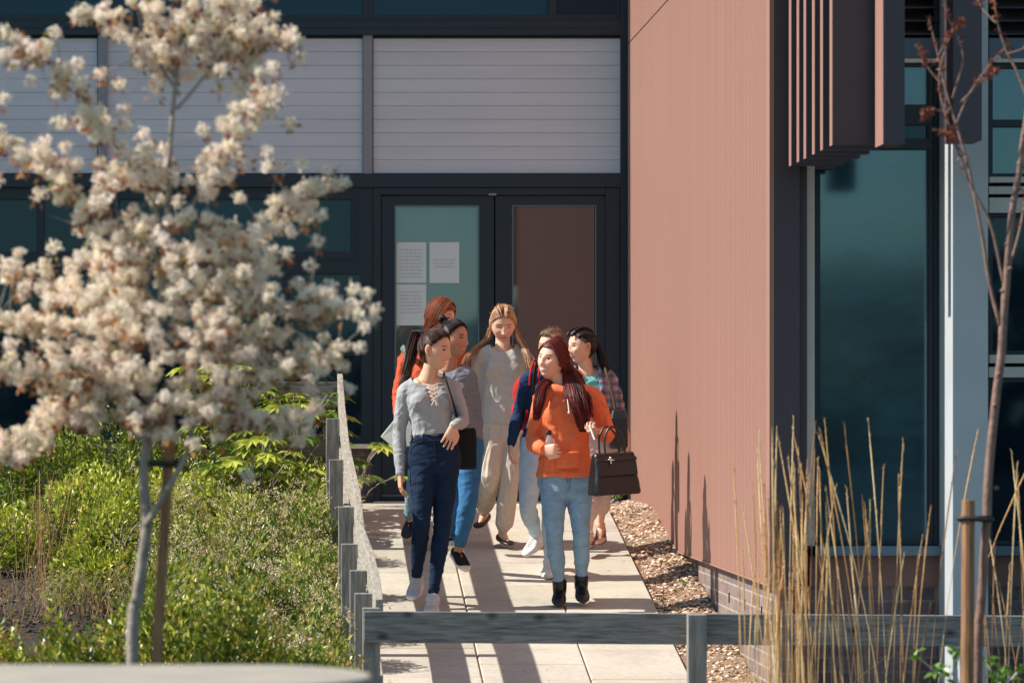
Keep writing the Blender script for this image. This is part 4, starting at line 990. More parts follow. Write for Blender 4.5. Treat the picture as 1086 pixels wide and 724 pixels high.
        for t, hw, h, _ in s.SH:
            h2 = h * k if kind != 'flat' else (h * .75 if t < -.03 else (h * .42 if t < .07 else h * .7)); prof.append(R(t, hw, max(h2, .02), .004))
        mb = MB(); mb.loft(prof)
        if kind == 'boot' or high: mb.tube([an - up * .04, an - up * .0 - f * .004, an + up * .035], [.041, .044, .045], 16)
        if kind == 'sneaker': mb.tube([an - up * .035, an - up * .004], [.042, .045], 16)
        me = remesh(mb, .004, 3, .5); r = link('shoe', me, M[m], s.root, True)
        if label: r['label'] = label
        if sole:
            q = MB(); q.loft([R(t, hw + .004, sh, -.003) for t, hw, h, _ in s.SH]); q.build('sole', M[sole], r, True)
        if laces:
            q = MB()
            for i in range(5):
                t = .035 + i * .017; zz = np.interp(t, [x[0] for x in s.SH], [x[2] for x in s.SH]) * k + .009; q.tube([o + f * (t + .008 * e) + lat * .022 * e + up * (zz - .010 * abs(e)) for e in (-1, -.4, .4, 1)], .003, 6)
            q.build('laces', M[laces], r, True)
        return r
    def cloth(s, name, m, fn, voxel=.0055, it=11, amp=.004, fr=24, cut=None, stretch=(1, 1, 2.0), label=None, par=None, fine=.0015):
        mb = MB(); fn(mb); me = remesh(mb, voxel, it, .5); p = coords(me); n_ = normals(me)
        w = wob(p * np.array(stretch), fr, 6, 2.2); rid = (1 - np.abs(np.clip(w, -1, 1))) ** 2 - .35; p = p + n_ * (rid * amp + fine * wob(p * np.array(stretch), fr * 2.4, 5))[:, None]
        me.vertices.foreach_set('co', p.ravel())
        if cut is not None: drop_verts(me, cut(p))
        o = link(name, me, M[m] if isinstance(m, str) else m, par or s.root, True)
        if label: o['label'] = label
        if cut is not None:
            so_ = o.modifiers.new('t', 'SOLIDIFY'); so_.thickness = .003; so_.offset = -1
        return o
    # ---- hair
    def cap(s, m, hairline=.062, infl=.009, back=-.06, side=.0):
        v, d, nu, nv = head_grid(72, 54, infl, True); f_ = grid_faces(nu, nv)
        z, y, x = v[:, 2], v[:, 1], np.abs(v[:, 0]); hl = hairline - .85 * np.clip(.072 - y, 0, 1) * np.clip((x - .02) / .03, 0, 1)
        keep = ~(((y > .018) & (z < hl)) | ((y <= .018) & (y > -.030) & (z < .022 + side)) | ((y <= -.030) & (z < back)))
        s.hair_keep = keep; s.hv = v
        f2 = [q for q in f_ if all(keep[i] for i in q)]
        used = sorted({i for q in f2 for i in q}); mp = {k: i for i, k in enumerate(used)}
        mb = MB(); vv = v[used] * s.hs + 0; lum = .75 + .25 * wob(np.stack([vv[:, 0], vv[:, 1] * .2, vv[:, 2] * .2], 1), 180, 5)
        mb.add(vv @ s.R.T + s.j['hd'], [tuple(mp[i] for i in q) for q in f2], np.clip(lum, .4, 1.3)[:, None] * np.ones((1, 3)))
        o = mb.build('hair', M[m], s.root, True); sm = o.modifiers.new('t', 'SOLIDIFY'); sm.thickness = .006; sm.offset = -1; s.hair = o; s.hm = m; s.infl = infl; return o
    def scalp(s, a, b, n, off):
        a, b = norm(np.asarray(a, float)), norm(np.asarray(b, float)); w = math.acos(np.clip(a @ b, -1, 1)); t = np.linspace(0, 1, n)[:, None]
        d = (np.sin((1 - t) * w) * a + np.sin(t * w) * b) / (math.sin(w) + 1e-6); p = head_map(norm(d), s.infl + off, True) * s.hs
        return p @ s.R.T + s.j['hd']
    def strands(s, name, items, m=None, n=3):
        mb = MB()
        for pts, r, c in items: mb.tube(pts, r, n, flat=.6, col=(c, c, c), ends=False)
        for k in range(70):      # flyaways lifting off the outline
            a = rdir(1)[0]; a[2] = abs(a[2]) + .45; a[1] = -abs(a[1]) + .1; p0 = s.scalp(a, a + NP.normal(size=3) * .18, 6, .004); h = NP.uniform(.006, .02)
            mb.tube(p0 + norm(p0 - s.j['hd']) * (np.linspace(0, 1, 6) ** 1.5 * h)[:, None], .0011, 3, col=(1.5, 1.5, 1.5), ends=False)
        return mb.build(name, M[m or s.hm], s.hair, True)
    def clump(s, a):
        a = np.asarray(a, float); t = math.atan2(a[0], a[1]) * 9 + a[2] * 4; return .6 * math.sin(t) + .4 * math.sin(2.3 * t + 1)
    def pulled(s, tie, count, starts, off=.0):
        it = []
        for k in range(count):
            a = starts(); e = norm(np.asarray(tie, float)) + NP.normal(size=3) * .07; a = np.asarray(a, float) + NP.normal(size=3) * .04; it.append((s.scalp(a, e, 9, off + NP.uniform(0, .003) + .004 * max(0, s.clump(a))), np.linspace(.0018, .0030, 9), float(np.clip(1.0 + .8 * s.clump(a) + NP.normal() * .25, .3, 2.4))))
        return it
    def lock(s, path, count, w0, w1, end=.6, fl=.6, gauss=False):
        """strands following a path of world points with widths w0->w1"""
        q = bez(path, 16); it = []; t = np.linspace(0, 1, 16)
        for k in range(count):
            a = NP.uniform(0, 2 * PI); r = NP.uniform(0, 1) ** .5; w = np.interp(t, [0, .25, .7, 1], [w0, w1, w1, w1 * end]); u = np.array([math.cos(a), math.sin(a) * fl, 0]) * r; v = NP.normal(size=3) * .004
            ln = NP.uniform(.82, 1.0); nn = max(6, int(16 * ln)); pp = q + w[:, None] * u + (t ** 1.5)[:, None] * v * 1.5 + .003 * np.stack([wob(q + k * .07, 14, 4), wob(q + 3 + k * .07, 14, 4), 0 * t], 1)
            it.append((pp[:nn], np.linspace(.0028, .0016, nn), max(.3, 1 + .7 * math.sin(a * 3 + r * 7) + NP.uniform(-.3, .3))))
        return it

def seams(p, o, m, top, wb=True):
    """waistband, fly and pocket stitching of a pair of jeans"""
    up, rr = p.up, p.rp; f = norm(np.cross(rr, up)); f = f if f[1] < 0 else -f
    A = np.array(p.PR)
    def pt_(t, ang, inf):
        hw, hd, bk = (float(np.interp(t, A[:, 0], A[:, i])) for i in (1, 2, 3)); return p.pc + up * t * p.L / .53 - f * bk + p.sc * ((hw + inf) * math.sin(ang) * rr + (hd + inf) * math.cos(ang) * f)
    mb = MB()
    if wb:
        for dz in (0, -.038): mb.tube([pt_(top + dz, a, .0095) for a in np.linspace(-1.9, 1.9, 24)], .0022, 5)
        for a in (-1.1, -.45, .45, 1.1): mb.tube([pt_(top + .002, a, .012), pt_(top - .04, a, .011)], .005, 5, flat=.5)
    mb.tube([pt_(t, .02, .010) for t in np.linspace(top - .04, -.01, 6)], .0024, 5); mb.tube([pt_(t, .13 - .1 * ((top - .04 - t) / .12) ** 2, .010) for t in np.linspace(top - .04, top - .15, 6)], .0018, 5)
    for e in (-1, 1):
        mb.tube([pt_(top - .04 - .075 * (1 - math.cos(q)), e * (.42 + .6 * math.sin(q)), .011) for q in np.linspace(0, 1.5, 8)], .0024, 5)
    mb.build('seams', m, o, True)
M['stitch_dark'] = mat('dark_stitching', lin(14, 26, 42), .9); M['stitch_light'] = mat('light_stitching', lin(100, 126, 146), .9)
def necks(p, r, ctr=(0, -.05, .0)):
    """neckline cut: removes cloth inside an ellipsoid at the neck base. r=(side, front-back, up)"""
    up, rr = p.up, p.rc; f = norm(np.cross(rr, up)); f = f if f[1] < 0 else -f; c = p.nk + rr * ctr[0] + f * (-ctr[1]) + up * ctr[2]
    def cut(q):
        d = q - c; return ((d @ rr) / r[0]) ** 2 + ((d @ f) / r[1]) ** 2 + ((d @ up) / r[2]) ** 2 < 1
    return cut
def low(k=.1):
    return None
# ---------------- 1: grey lace-up top, dark jeans, ponytail
p = Person('young woman in grey lace-up top and dark jeans, high dark ponytail, front left', 26.85,
  dict(hd=(462.5, 371.5), nk=(453, 399, .03), sl=(430, 414, .02), sr=(480, 410, .04), el=(423, 460, .05), wl=(424.5, 503, -.03), er=(492, 447, .03), wr=(481, 451, -.19),
       hl=(449, 490), hr=(473, 489, .0), kl=(447, 556, -.10), kr=(469, 560, -.05), al=(441.5, 612, .12), ar=(459, 633, -.12), tl=(435, 640, -.05), tr=(456, 650, -.30)), yaw=58, pitch=-6, roll=0, smile=.6, skin='skin_mid', hs=1.08)
p.hands = [((p.j['wl'], (.02, -.04, -1), (1, .15, 0), 1), dict(curl=.3, scale=.95)), ((p.j['wr'], (-.28, -.25, -.95), (-.3, .9, -.2), -1), dict(curl=.26, scale=.98, splay=.16))]
p.hands = [((a[0], a[1], a[2], a[3]), k) for a, k in p.hands]
p.body()
def f(mb): p.torso(mb, .155, .50, .004, .95); p.arms(mb, 'lr', 'wrist', .005)
c1 = necks(p, (.115, .11, .065), (.01, -.05, .008)); c2 = necks(p, (.032, .1, .11), (.015, -.1, -.06))
p.cloth('top', 'grey_top', f, cut=lambda q: c1(q) | c2(q), amp=.0035, fr=26)
up, rr = p.up, p.rc; ff_ = norm(np.cross(rr, up)); ff_ = ff_ if ff_[1] < 0 else -ff_; mb = MB()
for k in range(4):
    z = -.055 - k * .026; w = .038 - k * .007; a = p.nk + rr * (.018 - w) + up * z + ff_ * (.098 + k * .012); b = p.nk + rr * (.018 + w) + up * (z - .022) + ff_ * (.098 + k * .012)
    mb.tube([a, (a + b) / 2 + ff_ * .008, b], .0028, 6); a2 = a - up * .022; b2 = b + up * .022; mb.tube([a2, (a2 + b2) / 2 + ff_ * .006, b2], .0028, 6)
for e in (-1, 1): mb.tube([p.nk + rr * .018 - up * .155 + ff_ * .142, p.nk + rr * (.018 + e * .02) - up * .185 + ff_ * .146], .0028, 6)
mb.build('lace', M['cord'], p.root, True)
def f(mb): p.torso(mb, -.085, .168, .004); p.legs(mb, .001, .96, .97)
o = p.cloth('jeans', 'denim_dark', f, amp=.0045, fr=20, stretch=(.8, .8, 2.6)); seams(p, o, M['stitch_dark'], .165)
p.shoe('l', 'grey_leather', 'sneaker', 'sole_white', laces='cord'); p.shoe('r', 'grey_leather', 'sneaker', 'sole_white', laces='cord')
p.cap('hair_dark', .084, .008, -.085)
tie = (0, -.78, .62); tw_ = p.scalp(tie, (0, -1, 0), 2, .012)[0]
def st(): 
    if rnd.random() < .62: a = rnd.uniform(-1.35, 1.35); return (math.sin(a) * .95, math.cos(a), 1.02 - .76 * (a / 1.35) ** 2)
    a = rnd.uniform(1.75, 3.1) * rnd.choice((-1, 1)); return (math.sin(a), math.cos(a), -.1 - .35 * (abs(a) - 1.75))
p.strands('hair_strands', p.pulled(tie, 620, st))
tail = [tw_, tw_ + [-.035, .02, .02], P(441, 356, 26.95), P(436, 375, 26.98), P(431, 397, 26.96), P(424, 412, 26.9)]
p.strands('ponytail', p.lock(tail, 360, .014, .034, .35, 1.0)); q = MB(); q.ell(tw_ + [-.005, 0, .004], (.02, .02, .018)); q.build('hair_tie', M['black_canvas'], p.hair, True)
p1 = p
# ---------------- 2: grey marl sweater, blue jeans, slip-ons
p = Person('smiling woman with black hair tied up, marled grey sweater, blue cropped jeans', 27.9,
  dict(hd=(482, 360), nk=(474, 388, .03), sl=(452, 401, .08), sr=(497, 399, .0), el=(449, 440, .1), wl=(455, 470, -.05), er=(504, 440, .02), wr=(506, 479, -.04),
       hl=(475, 478), hr=(497, 477), kl=(484, 528, .05), kr=(497, 531, -.12), al=(480, 568, .22), ar=(487, 581, -.06), tl=(480, 578, .0), tr=(496, 609, -.20)), yaw=55, pitch=0, smile=1, skin='skin_tan', hs=1.04); p.openshoe = True
p.hands = [((p.j['wr'], (.05, -.1, -1), (-1, .15, 0), -1), dict(curl=.35, scale=.95)), ((p.j['wl'], (0, -.1, -1), (1, 0, 0), 1), dict(curl=.3, scale=.9))]
p.body(bare_arms=True)
def f(mb): p.torso(mb, .06, .50, .012, .9, 1.06); p.arms(mb, 'lr', .62, .010)
c1 = necks(p, (.115, .10, .06), (0, -.03, .01))
p.cloth('sweater', 'marl', f, cut=c1, amp=.0045, fr=22)
def f(mb): p.torso(mb, -.09, .12, .004); p.legs(mb, .005, 1., .9)
p.cloth('jeans', 'denim_blue', f, amp=.0035, fr=20)
p.shoe('l', 'black_canvas', 'slip', 'sole_white', .03); p.shoe('r', 'black_canvas', 'slip', 'sole_white', .03)
p.cap('hair_black', .084, .008, -.085); tie = (0, -.6, .8); tw_ = p.scalp(tie, (0, -1, 0), 2, .012)[0]
p.strands('hair_strands', p.pulled(tie, 520, st)); q = MB()
for k in range(26): d = rdir(1)[0]; e = rdir(1)[0]; c = tw_ + np.array([-.01, .0, .018]); q.tube([c + d * .026, c + norm(d + e) * .034, c + e * .026], .007, 6, col=np.ones(3) * NP.uniform(.6, 1.4))
q.build('bun', M['hair_black'], p.hair, True)
# ---------------- 3: auburn hair, rust jacket
p = Person('woman with long auburn hair and rust jacket mostly hidden at the back left', 29.2,
  dict(hd=(468.5, 338), nk=(461, 366, .03), sl=(432, 382, .03), sr=(486, 379, .0), el=(424, 422, .05), wl=(427, 452, -.14), er=(494, 420, .05), wr=(497, 450, -.03),
       hl=(452, 460), hr=(474, 460), kl=(441, 510, -.05), kr=(470, 515, -.08), al=(434.5, 549, .16), ar=(465, 563, -.05), tl=(430, 573, .02), tr=(465, 577, -.22)), yaw=60, pitch=-3, smile=.5, hs=1.03); p.openshoe = True
p.hands = [((p.j['wl'], (.2, -.5, -.7), (1, 0, -.2), 1), dict(curl=.9, scale=.95)), ((p.j['wr'], (0, -.1, -1), (-1, 0, 0), -1), dict(curl=.4, scale=.9))]
p.body()
def f(mb): p.torso(mb, .03, .51, .028, 1., 1.1); p.arms(mb, 'lr', 'wrist', .018)
p.cloth('jacket', 'rust', f, cut=necks(p, (.075, .13, .09), (0, -.07, .01)), amp=.008, fr=22)
def f(mb): p.torso(mb, -.09, .10, .004); p.legs(mb, .006, 1., .93)
p.cloth('jeans', 'denim_light', f, amp=.0035)
for w in 'lr': p.shoe(w, 'black_leather', 'slip')
p.cap('hair_auburn', .056, .016, -.16, .0)
def down(p, side, n, start, path, w0, w1, m=None, x0=.1):
    it = []
    for k in range(n):
        t = rnd.random(); sgn = side; a = norm(np.array([sgn * .03, .72 - 1.5 * t, .85 + .1 * math.sin(t * 3)])); b = norm(np.array([sgn * rnd.uniform(.9, 1.), .05 - 1.0 * t, -.12 - .3 * rnd.random()]))
        sp = p.scalp(a, b, 9, .004 + rnd.uniform(0, .006)); q = bez(path, 14); r = math.sqrt(rnd.random()); an = rnd.uniform(0, 6.28); tt = np.linspace(0, 1, 14)
        pp = q + np.interp(tt, [0, .4, .75, 1], [w0, w1, w1 * .8, w1 * .4])[:, None] * r * np.array([math.cos(an), .6 * math.sin(an), 0]) + .004 * np.stack([wob(q + k * .1, 12, 4), wob(q + 2 + k * .1, 12, 4), 0 * tt], 1)
        ln = rnd.randint(8, 14); allp = np.concatenate([sp, pp[1:ln]]); allp = bez(np.concatenate([allp[:8], allp[10:]]), 24); it.append((allp, np.linspace(.0036, .0018, 24), max(.3, 1 + .7 * math.sin(an * 3 + r * 9) + rnd.uniform(-.3, .3))))
    return it
def side_pts(p, side, dz=-.09, f=.0): return p.j['hd'] + p.R @ np.array([side * .078, f, dz])
it = down(p, 1, 260, 0, [side_pts(p, 1, -.05, -.05), side_pts(p, 1, -.13, -.06), P(470, 375, 29.25), P(468, 400, 29.2)], .03, .035)
it += down(p, -1, 300, 0, [side_pts(p, -1, -.05, -.05), side_pts(p, -1, -.13, -.06), P(451, 375, 29.15), P(448, 400, 29.1)], .03, .04)
p.strands('hair_strands', it)
p3 = p
# ---------------- 4: pale grey top, off-white wide trousers
p = Person('woman looking down, pale grey top and loose off-white trousers, two long fair pigtails, centre back', 29.2,
  dict(hd=(533.5, 344), nk=(533, 368, .03), sl=(508, 380, .02), sr=(558, 380, .02), el=(503, 424, .05), wl=(506, 460, -.02), er=(565, 424, .05), wr=(563, 458, .0),
       hl=(523, 456), hr=(545, 456), kl=(520, 505, -.12), kr=(541, 508, -.1), al=(513, 541, .12), ar=(533.5, 562, -.04), tl=(507, 557, .0), tr=(541, 576, -.18)), yaw=2, pitch=-24, smile=0, eyes=False, hs=1.07); p.openshoe = True
p.hands = [((p.j['wl'], (0, -.1, -1), (1, 0, 0), 1), dict(curl=.35, scale=.9)), ((p.j['wr'], (0, -.1, -1), (-1, 0, 0), -1), dict(curl=.35, scale=.9))]
p.body(bare_arms=True)
def f(mb): p.torso(mb, .03, .505, .012, .95, 1.08, .98); p.arms(mb, 'lr', .5, .010)
p.cloth('top', 'pale_grey', f, cut=necks(p, (.082, .085, .05), (0, -.025, .012)), amp=.0065, fr=15, stretch=(1.6, 1.6, 1.1))
def f(mb): p.torso(mb, -.09, .10, .006); p.legs(mb, .0, 1., .9, prof=([.090, .086, .078, .070, .064], [.064, .064, .064, .062, .058]))
p.cloth('trousers', 'offwhite', f, amp=.008, fr=17, stretch=(1.9, 1.9, .55))
for w in 'lr': p.shoe(w, 'black_leather', 'flat')
p.cap('hair_fair', .082, .005, -.07)
tl_, tr_ = (-.85, -.3, -.25), (.85, -.3, -.25)
def stp(sg):
    def g_():
        t = rnd.random(); return (sg * rnd.uniform(.03, .10), .78 - 1.6 * t, .75 + .2 * math.sin(t * 3)) 
    return g_
it = p.pulled(tl_, 280, stp(-1)) + p.pulled(tr_, 280, stp(1))
for sg in (-1, 1):        # braids along the crown
    for off in (.16, .30):
        sp = p.scalp((sg * off, .80, .68), (sg * off * 1.5, -.7, .62), 26, .008); t = np.linspace(0, 1, 26)
        for ph in (0, 2.1, 4.2): it.append((sp + .005 * np.stack([np.sin(t * 42 + ph), np.cos(t * 30 + ph) * .3, np.cos(t * 42 + ph) * .6], 1), np.full(26, .0032), .8 + .2 * math.sin(ph)))
# face x+ is image-left when looking at camera
sL = p.scalp(tr_, (1, -.3, -.3), 2, .008)[0]; sR = p.scalp(tl_, (-1, -.3, -.3), 2, .008)[0]
if sL[0] > sR[0]: sL, sR = sR, sL
it += p.lock([sL, P(517, 358, 29.25), P(507, 367, 29.22), P(497, 377, 29.1), P(490, 392, 29.1)], 200, .012, .02, .4, 1.)
it += p.lock([sR, P(549, 358, 29.2), P(556, 370, 29.12), P(561, 384, 29.05), P(562, 400, 29.03), P(560, 414, 29.03)], 240, .012, .026, .4, .7)
p.strands('pigtails', it)
# ---------------- 5: navy knit, light jeans, white shoes
p = Person('woman in navy sleeves, light jeans and white shoes stepping behind the orange hoodie', 28.0,
  dict(hd=(584.5, 369), nk=(584, 394, .03), sl=(560, 401, -.02), sr=(606, 403, .06), el=(550, 438, .04), wl=(542, 471, -.03), er=(612, 440, .05), wr=(612, 470, .0),
       hl=(567, 476), hr=(590, 476), kl=(559, 538, -.12), kr=(584, 537, -.04), al=(568.5, 566, .22), ar=(583, 594, -.02), tl=(555, 592, .10), tr=(581, 612, -.18)), yaw=-42, pitch=-2, smile=.3)
p.hands = [((p.j['wl'], (-.08, -.1, -1), (1, .1, 0), 1), dict(curl=.4, scale=.92)), ((p.j['wr'], (0, -.1, -1), (-1, 0, 0), -1), dict(curl=.4, scale=.9))]
p.body()
def f(mb): p.torso(mb, .05, .51, .006, .95); p.arms(mb, 'lr', 'wrist', .005)
p.cloth('sweater', 'navy_knit', f, cut=necks(p, (.075, .08, .05), (0, -.03, .01)), amp=.004, fr=24)
def f(mb): p.torso(mb, -.09, .10, .004); p.legs(mb, .004, .98, .97)
p.cloth('jeans', 'pale_denim', f, amp=.0035, fr=20)
for w in 'lr': p.shoe(w, 'white_leather', 'sneaker', 'sole_white', laces='cord')
p.cap('hair_brown', .080, .010, -.10)
p.strands('hair_strands', p.pulled((0, -.95, -.1), 560, st) + p.lock([p.scalp((0, -.95, -.1), (0, -1, 0), 2, .01)[0], P(600, 392, 28.1), P(602, 415, 28.1)], 120, .015, .03, .4))
p5 = p
# ---------------- 7: teal tee, plaid shirt, braid
p = Person('woman with dark braided hair, open plaid shirt over teal top, nearest the terracotta wall', 28.9,
  dict(hd=(616, 368), nk=(622, 393, .02), sl=(600, 403, -.02), sr=(645, 402, .05), el=(597, 440, .05), wl=(600, 466, -.05), er=(655, 436, .05), wr=(665, 464, -.02),
       hl=(623, 472), hr=(645, 472), kl=(627, 520, -.05), kr=(640, 518, .02), al=(625, 566, -.1), ar=(637, 556, .15), tl=(621, 583, -.25), tr=(636, 574, .04)), yaw=-62, pitch=-4, smile=.3, sc=.97); p.openshoe = True
p.hands = [((p.j['wr'], (.05, -.15, -1), (-1, .2, 0), -1), dict(curl=.5, scale=.95)), ((p.j['wl'], (0, -.1, -1), (1, 0, 0), 1), dict(curl=.3, scale=.9))]
p.body(bare_arms=True, legk=.82)
def f(mb): p.torso(mb, .04, .505, .006, .9)
p.cloth('tee', 'teal', f, cut=necks(p, (.08, .08, .055), (0, -.03, .01)), amp=.004)
def f(mb): p.torso(mb, .02, .50, .022, .85, 1.12); p.arms(mb, 'lr', .12, .018)
up, rr = p.up, p.rc; f7 = norm(np.cross(rr, up)); f7 = f7 if f7[1] < 0 else -f7; nk7 = p.nk.copy(); c1 = necks(p, (.07, .09, .06), (0, -.03, .015))
p.cloth('plaid_shirt', 'plaid', f, cut=lambda q: c1(q) | ((np.abs((q - nk7) @ rr + .015) < .062 - .0 * q[:, 2]) & ((q - nk7) @ f7 > -.02)), amp=.007, fr=20)
def f(mb): p.torso(mb, -.09, .09, .006); p.legs(mb, .004, 1., .55, prof=([.088, .084, .074, .06, .052], [.052, .052, .05, .048, .044]))
p.cloth('cropped_trousers', 'pink_cotton', f, amp=.005)
for w in 'lr': p.shoe(w, 'tan_shoe', 'flat')
p.cap('hair_black', .082, .008, -.08)
it = p.pulled((0, -.9, .1), 480, st); sp0 = p.scalp((0, -.9, .1), (0, -1, 0), 2, .012)[0]
sp = p.scalp((.25, .8, .62), (.1, -.9, .35), 30, .012); t = np.linspace(0, 1, 30)
for e in (-1, 1):
    sp = p.scalp((e * .3, .78, .6), (e * .05, -.9, .3), 30, .010)
    for ph in (0, 2.1, 4.2): it.append((sp + .007 * np.stack([np.sin(t * 46 + ph), np.sin(t * 46 + ph) * .4, np.cos(t * 46 + ph)], 1), np.full(30, .006), .9 + .3 * math.sin(ph)))
it += p.lock([sp0, P(636, 372, 28.95), P(641, 388, 28.9), P(645, 400, 28.95)], 200, .02, .028, .4, 1.)
p.strands('braids', it); p7 = p
# ---------------- 6: orange hoodie
p = Person('laughing woman with long dark red hair in an orange hoodie, holding a bottle', 26.9,
  dict(hd=(585, 382), nk=(598, 408, .03), sl=(575, 422, -.01), sr=(630, 421, .04), el=(565, 470, .05), wl=(575, 476, -.235), er=(645, 461, .04), wr=(637, 459, -.19),
       hl=(587, 512), hr=(613, 512), kl=(588, 571, -.08), kr=(617, 569, -.06), al=(593.5, 622, .02), ar=(616.5, 617, .04), tl=(592, 643, -.14), tr=(619, 642, -.12)), yaw=-40, pitch=3, roll=-8, smile=1, sc=1.03, hs=1.05, skin='skin_fair')
p.hands = [((p.j['wl'], (.9, -.35, -.02), (.35, -.1, .95), 1), dict(curl=.78, scale=.95, tc=1.0)), ((p.j['wr'], (-.55, -.5, .35), (-.3, .5, .8), -1), dict(curl=.85, scale=.92, tc=1.0))]
p.hands = [((p.j['wl'], (.85, -.45, -.05), (.4, .85, -.1), 1), dict(curl=.72, scale=.95, tc=.9)), ((p.j['wr'], (-.75, -.45, .25), (.3, .6, .7), -1), dict(curl=.8, scale=.92, tc=.9))]
p.body(voxel=.004)
def f(mb):
    p.torso(mb, .03, .51, .011, 1.0, 1.06); p.arms(mb, 'lr', 'wrist', .012)
    up, rr = p.up, p.rc; f_ = norm(np.cross(rr, up)); f_ = f_ if f_[1] < 0 else -f_; ring = []
    for k in range(25):
        a = 2 * PI * k / 24; ring.append(p.nk + rr * .085 * math.cos(a) - f_ * .075 * math.sin(a) - f_ * (-.012) + up * (-.012 + .028 * math.sin(a)))
    mb.tube(ring, .030, 12, ends=False); mb.ell(p.nk - f_ * .085 - up * .05, (.09, .05, .08), np.stack([rr, f_, up], 1))
    # pocket and ribbed bands
    mb.loft([p.ring(.03, .166, .112, .010), p.ring(.055, .166, .108, .012)])
o6 = p.cloth('hoodie', 'orange', f, voxel=.005, it=8, cut=necks(p, (.055, .07, .055), (0, -.035, .02)), amp=.009, fr=17, stretch=(1.2, 1.2, 1.8), fine=.002)
up, rr = p.up, p.rc; f_ = norm(np.cross(rr, up)); f_ = f_ if f_[1] < 0 else -f_
mb = MB(); 
for e, l in ((-1, .17), (1, .185)):
    q = bez([p.nk + rr * e * .018 + f_ * .10 - up * .02, p.nk + rr * (e * .02 + .012) + f_ * .128 - up * .09, p.nk + rr * (e * .028 + .02) + f_ * .168 - up * l], 10); mb.tube(q, .0036, 8); mb.ell(q[-1] - up * .008, (.0075, .0075, .009))
mb.build('drawstrings', M['cord'], o6, True)
def f(mb):
    rgs = [p.ring(t, .075, .03, 0, -.105 - (.0 if t < .1 else .0)) for t in (.075, .09, .15, .165)]; mb.loft(rgs)
p.cloth('pocket', 'orange', f, amp=.002, par=o6)
def f(mb): p.torso(mb, -.085, .09, .005, hip=1.0); p.legs(mb, .001, .93, .97)
o = p.cloth('jeans', 'denim_light', f, amp=.0045, fr=22, stretch=(.8, .8, 2.4)); seams(p, o, M['stitch_light'], .10, False)
for w in 'lr': p.shoe(w, 'black_leather', 'boot', laces='black_canvas')
p.cap('hair_red', .074, .010, -.16)
it = down(p, -1, 330, 0, [side_pts(p, -1, -.04, -.03), side_pts(p, -1, -.12, -.02), P(612, 418, 26.72), P(618, 436, 26.69), P(621, 452, 26.7)], .034, .062) if False else []
R6 = p.R; sideL = p.j['hd'] + R6 @ np.array([.07, .0, -.06]); sideR = p.j['hd'] + R6 @ np.array([-.07, -.02, -.06])
if sideL[0] > sideR[0]: sideL, sideR = sideR, sideL; sg = -1
else: sg = 1
it = down(p, -sg, 420, 0, [P(602, 388, 26.93), P(606, 401, 26.88), P(611, 420, 26.77), P(616, 438, 26.72), P(619, 458, 26.72)], .03, .066)
it += p.lock([P(592, 392, 27.02), P(583, 402, 26.93), P(575, 412, 26.82), P(571, 430, 26.745), P(568, 448, 26.74)], 190, .02, .036, .35, .7)
it += [(p.scalp((sg * .05, .8, .8), (sg * rnd.uniform(.75, .95), rnd.uniform(-.7, -.1), -.2), 12, .002), .0028, rnd.uniform(.4, 1.7)) for _ in range(200)]
it += down(p, -sg, 200, 0, [P(606, 390, 27.0), P(612, 405, 26.97), P(620, 422, 26.86), P(626, 442, 26.76)], .04, .05)
p.strands('long_hair', it); p6 = p
# ================================================================ carried things
def hoop(mb, pts, r, n=8, flat=None): mb.tube(bez(pts, 22), r, n, flat=flat)
# handbag on the forearm
c = P(652, 501, 26.62); hb = empty('handbag', c - [0, 0, .15], 'structured black leather handbag hanging from the orange hoodie wearer\'s arm', 'handbag')
Rz = np.array(Matrix.Rotation(math.radians(24), 3, 'Z') @ Matrix.Rotation(math.radians(-3), 3, 'Y'))
def T(a): return (np.asarray(a, float) * [.90, .9, .92]) @ Rz.T + c + [-.012, 0, .004]
def bx(mb, rings): mb.loft([T(r) for r in rings])
def rr4(w, d, z, n=.02, sh=0): return [[-w + n, -d, z], [w - n, -d, z], [w, -d + n, z], [w, d - n, z], [w - n, d, z], [-w + n, d, z], [-w, d - n, z], [-w, -d + n, z]]
mb = MB(); bx(mb, [rr4(.165, .080, -.150), rr4(.172, .088, -.14), rr4(.166, .082, -.06), rr4(.150, .060, .05), rr4(.142, .045, .115), rr4(.138, .040, .122)]); me = remesh(mb, .007, 8); pp = coords(me); me.vertices.foreach_set('co', (pp + normals(me) * (.0045 * wob(pp, 16, 6))[:, None]).ravel()); link('bag_body', me, M['black_leather'], hb, True)
mb = MB(); bx(mb, [[[-.143, -.090, -.02], [.143, -.090, -.02], [.143, -.083, -.022], [-.143, -.083, -.022]], [[-.148, -.066, .06], [.148, -.066, .06], [.148, -.058, .06], [-.148, -.058, .06]], [[-.140, -.050, .122], [.140, -.050, .122], [.140, -.040, .122], [-.140, -.040, .122]], [[-.138, -.02, .130], [.138, -.02, .130], [.138, -.02, .124], [-.138, -.02, .124]]]); mb.build('flap', M['black_leather'], hb, bevel=.004)
mb = MB(); bx(mb, [[[-.155, -.071, .075], [.155, -.071, .075], [.155, -.060, .075], [-.155, -.060, .075]], [[-.15, -.062, .098], [.15, -.062, .098], [.15, -.052, .098], [-.15, -.052, .098]]]); mb.build('belt_strap', M['black_leather'], hb, bevel=.002)
mb = MB(); mb.tube([T([-.055, -.078, .10]), T([-.055, -.082, .062])], .0065, 8); mb.tube([T([-.068, -.08, .088]), T([-.03, -.08, .080])], .005, 8); mb.build('clasp', M['metal'], hb, True)
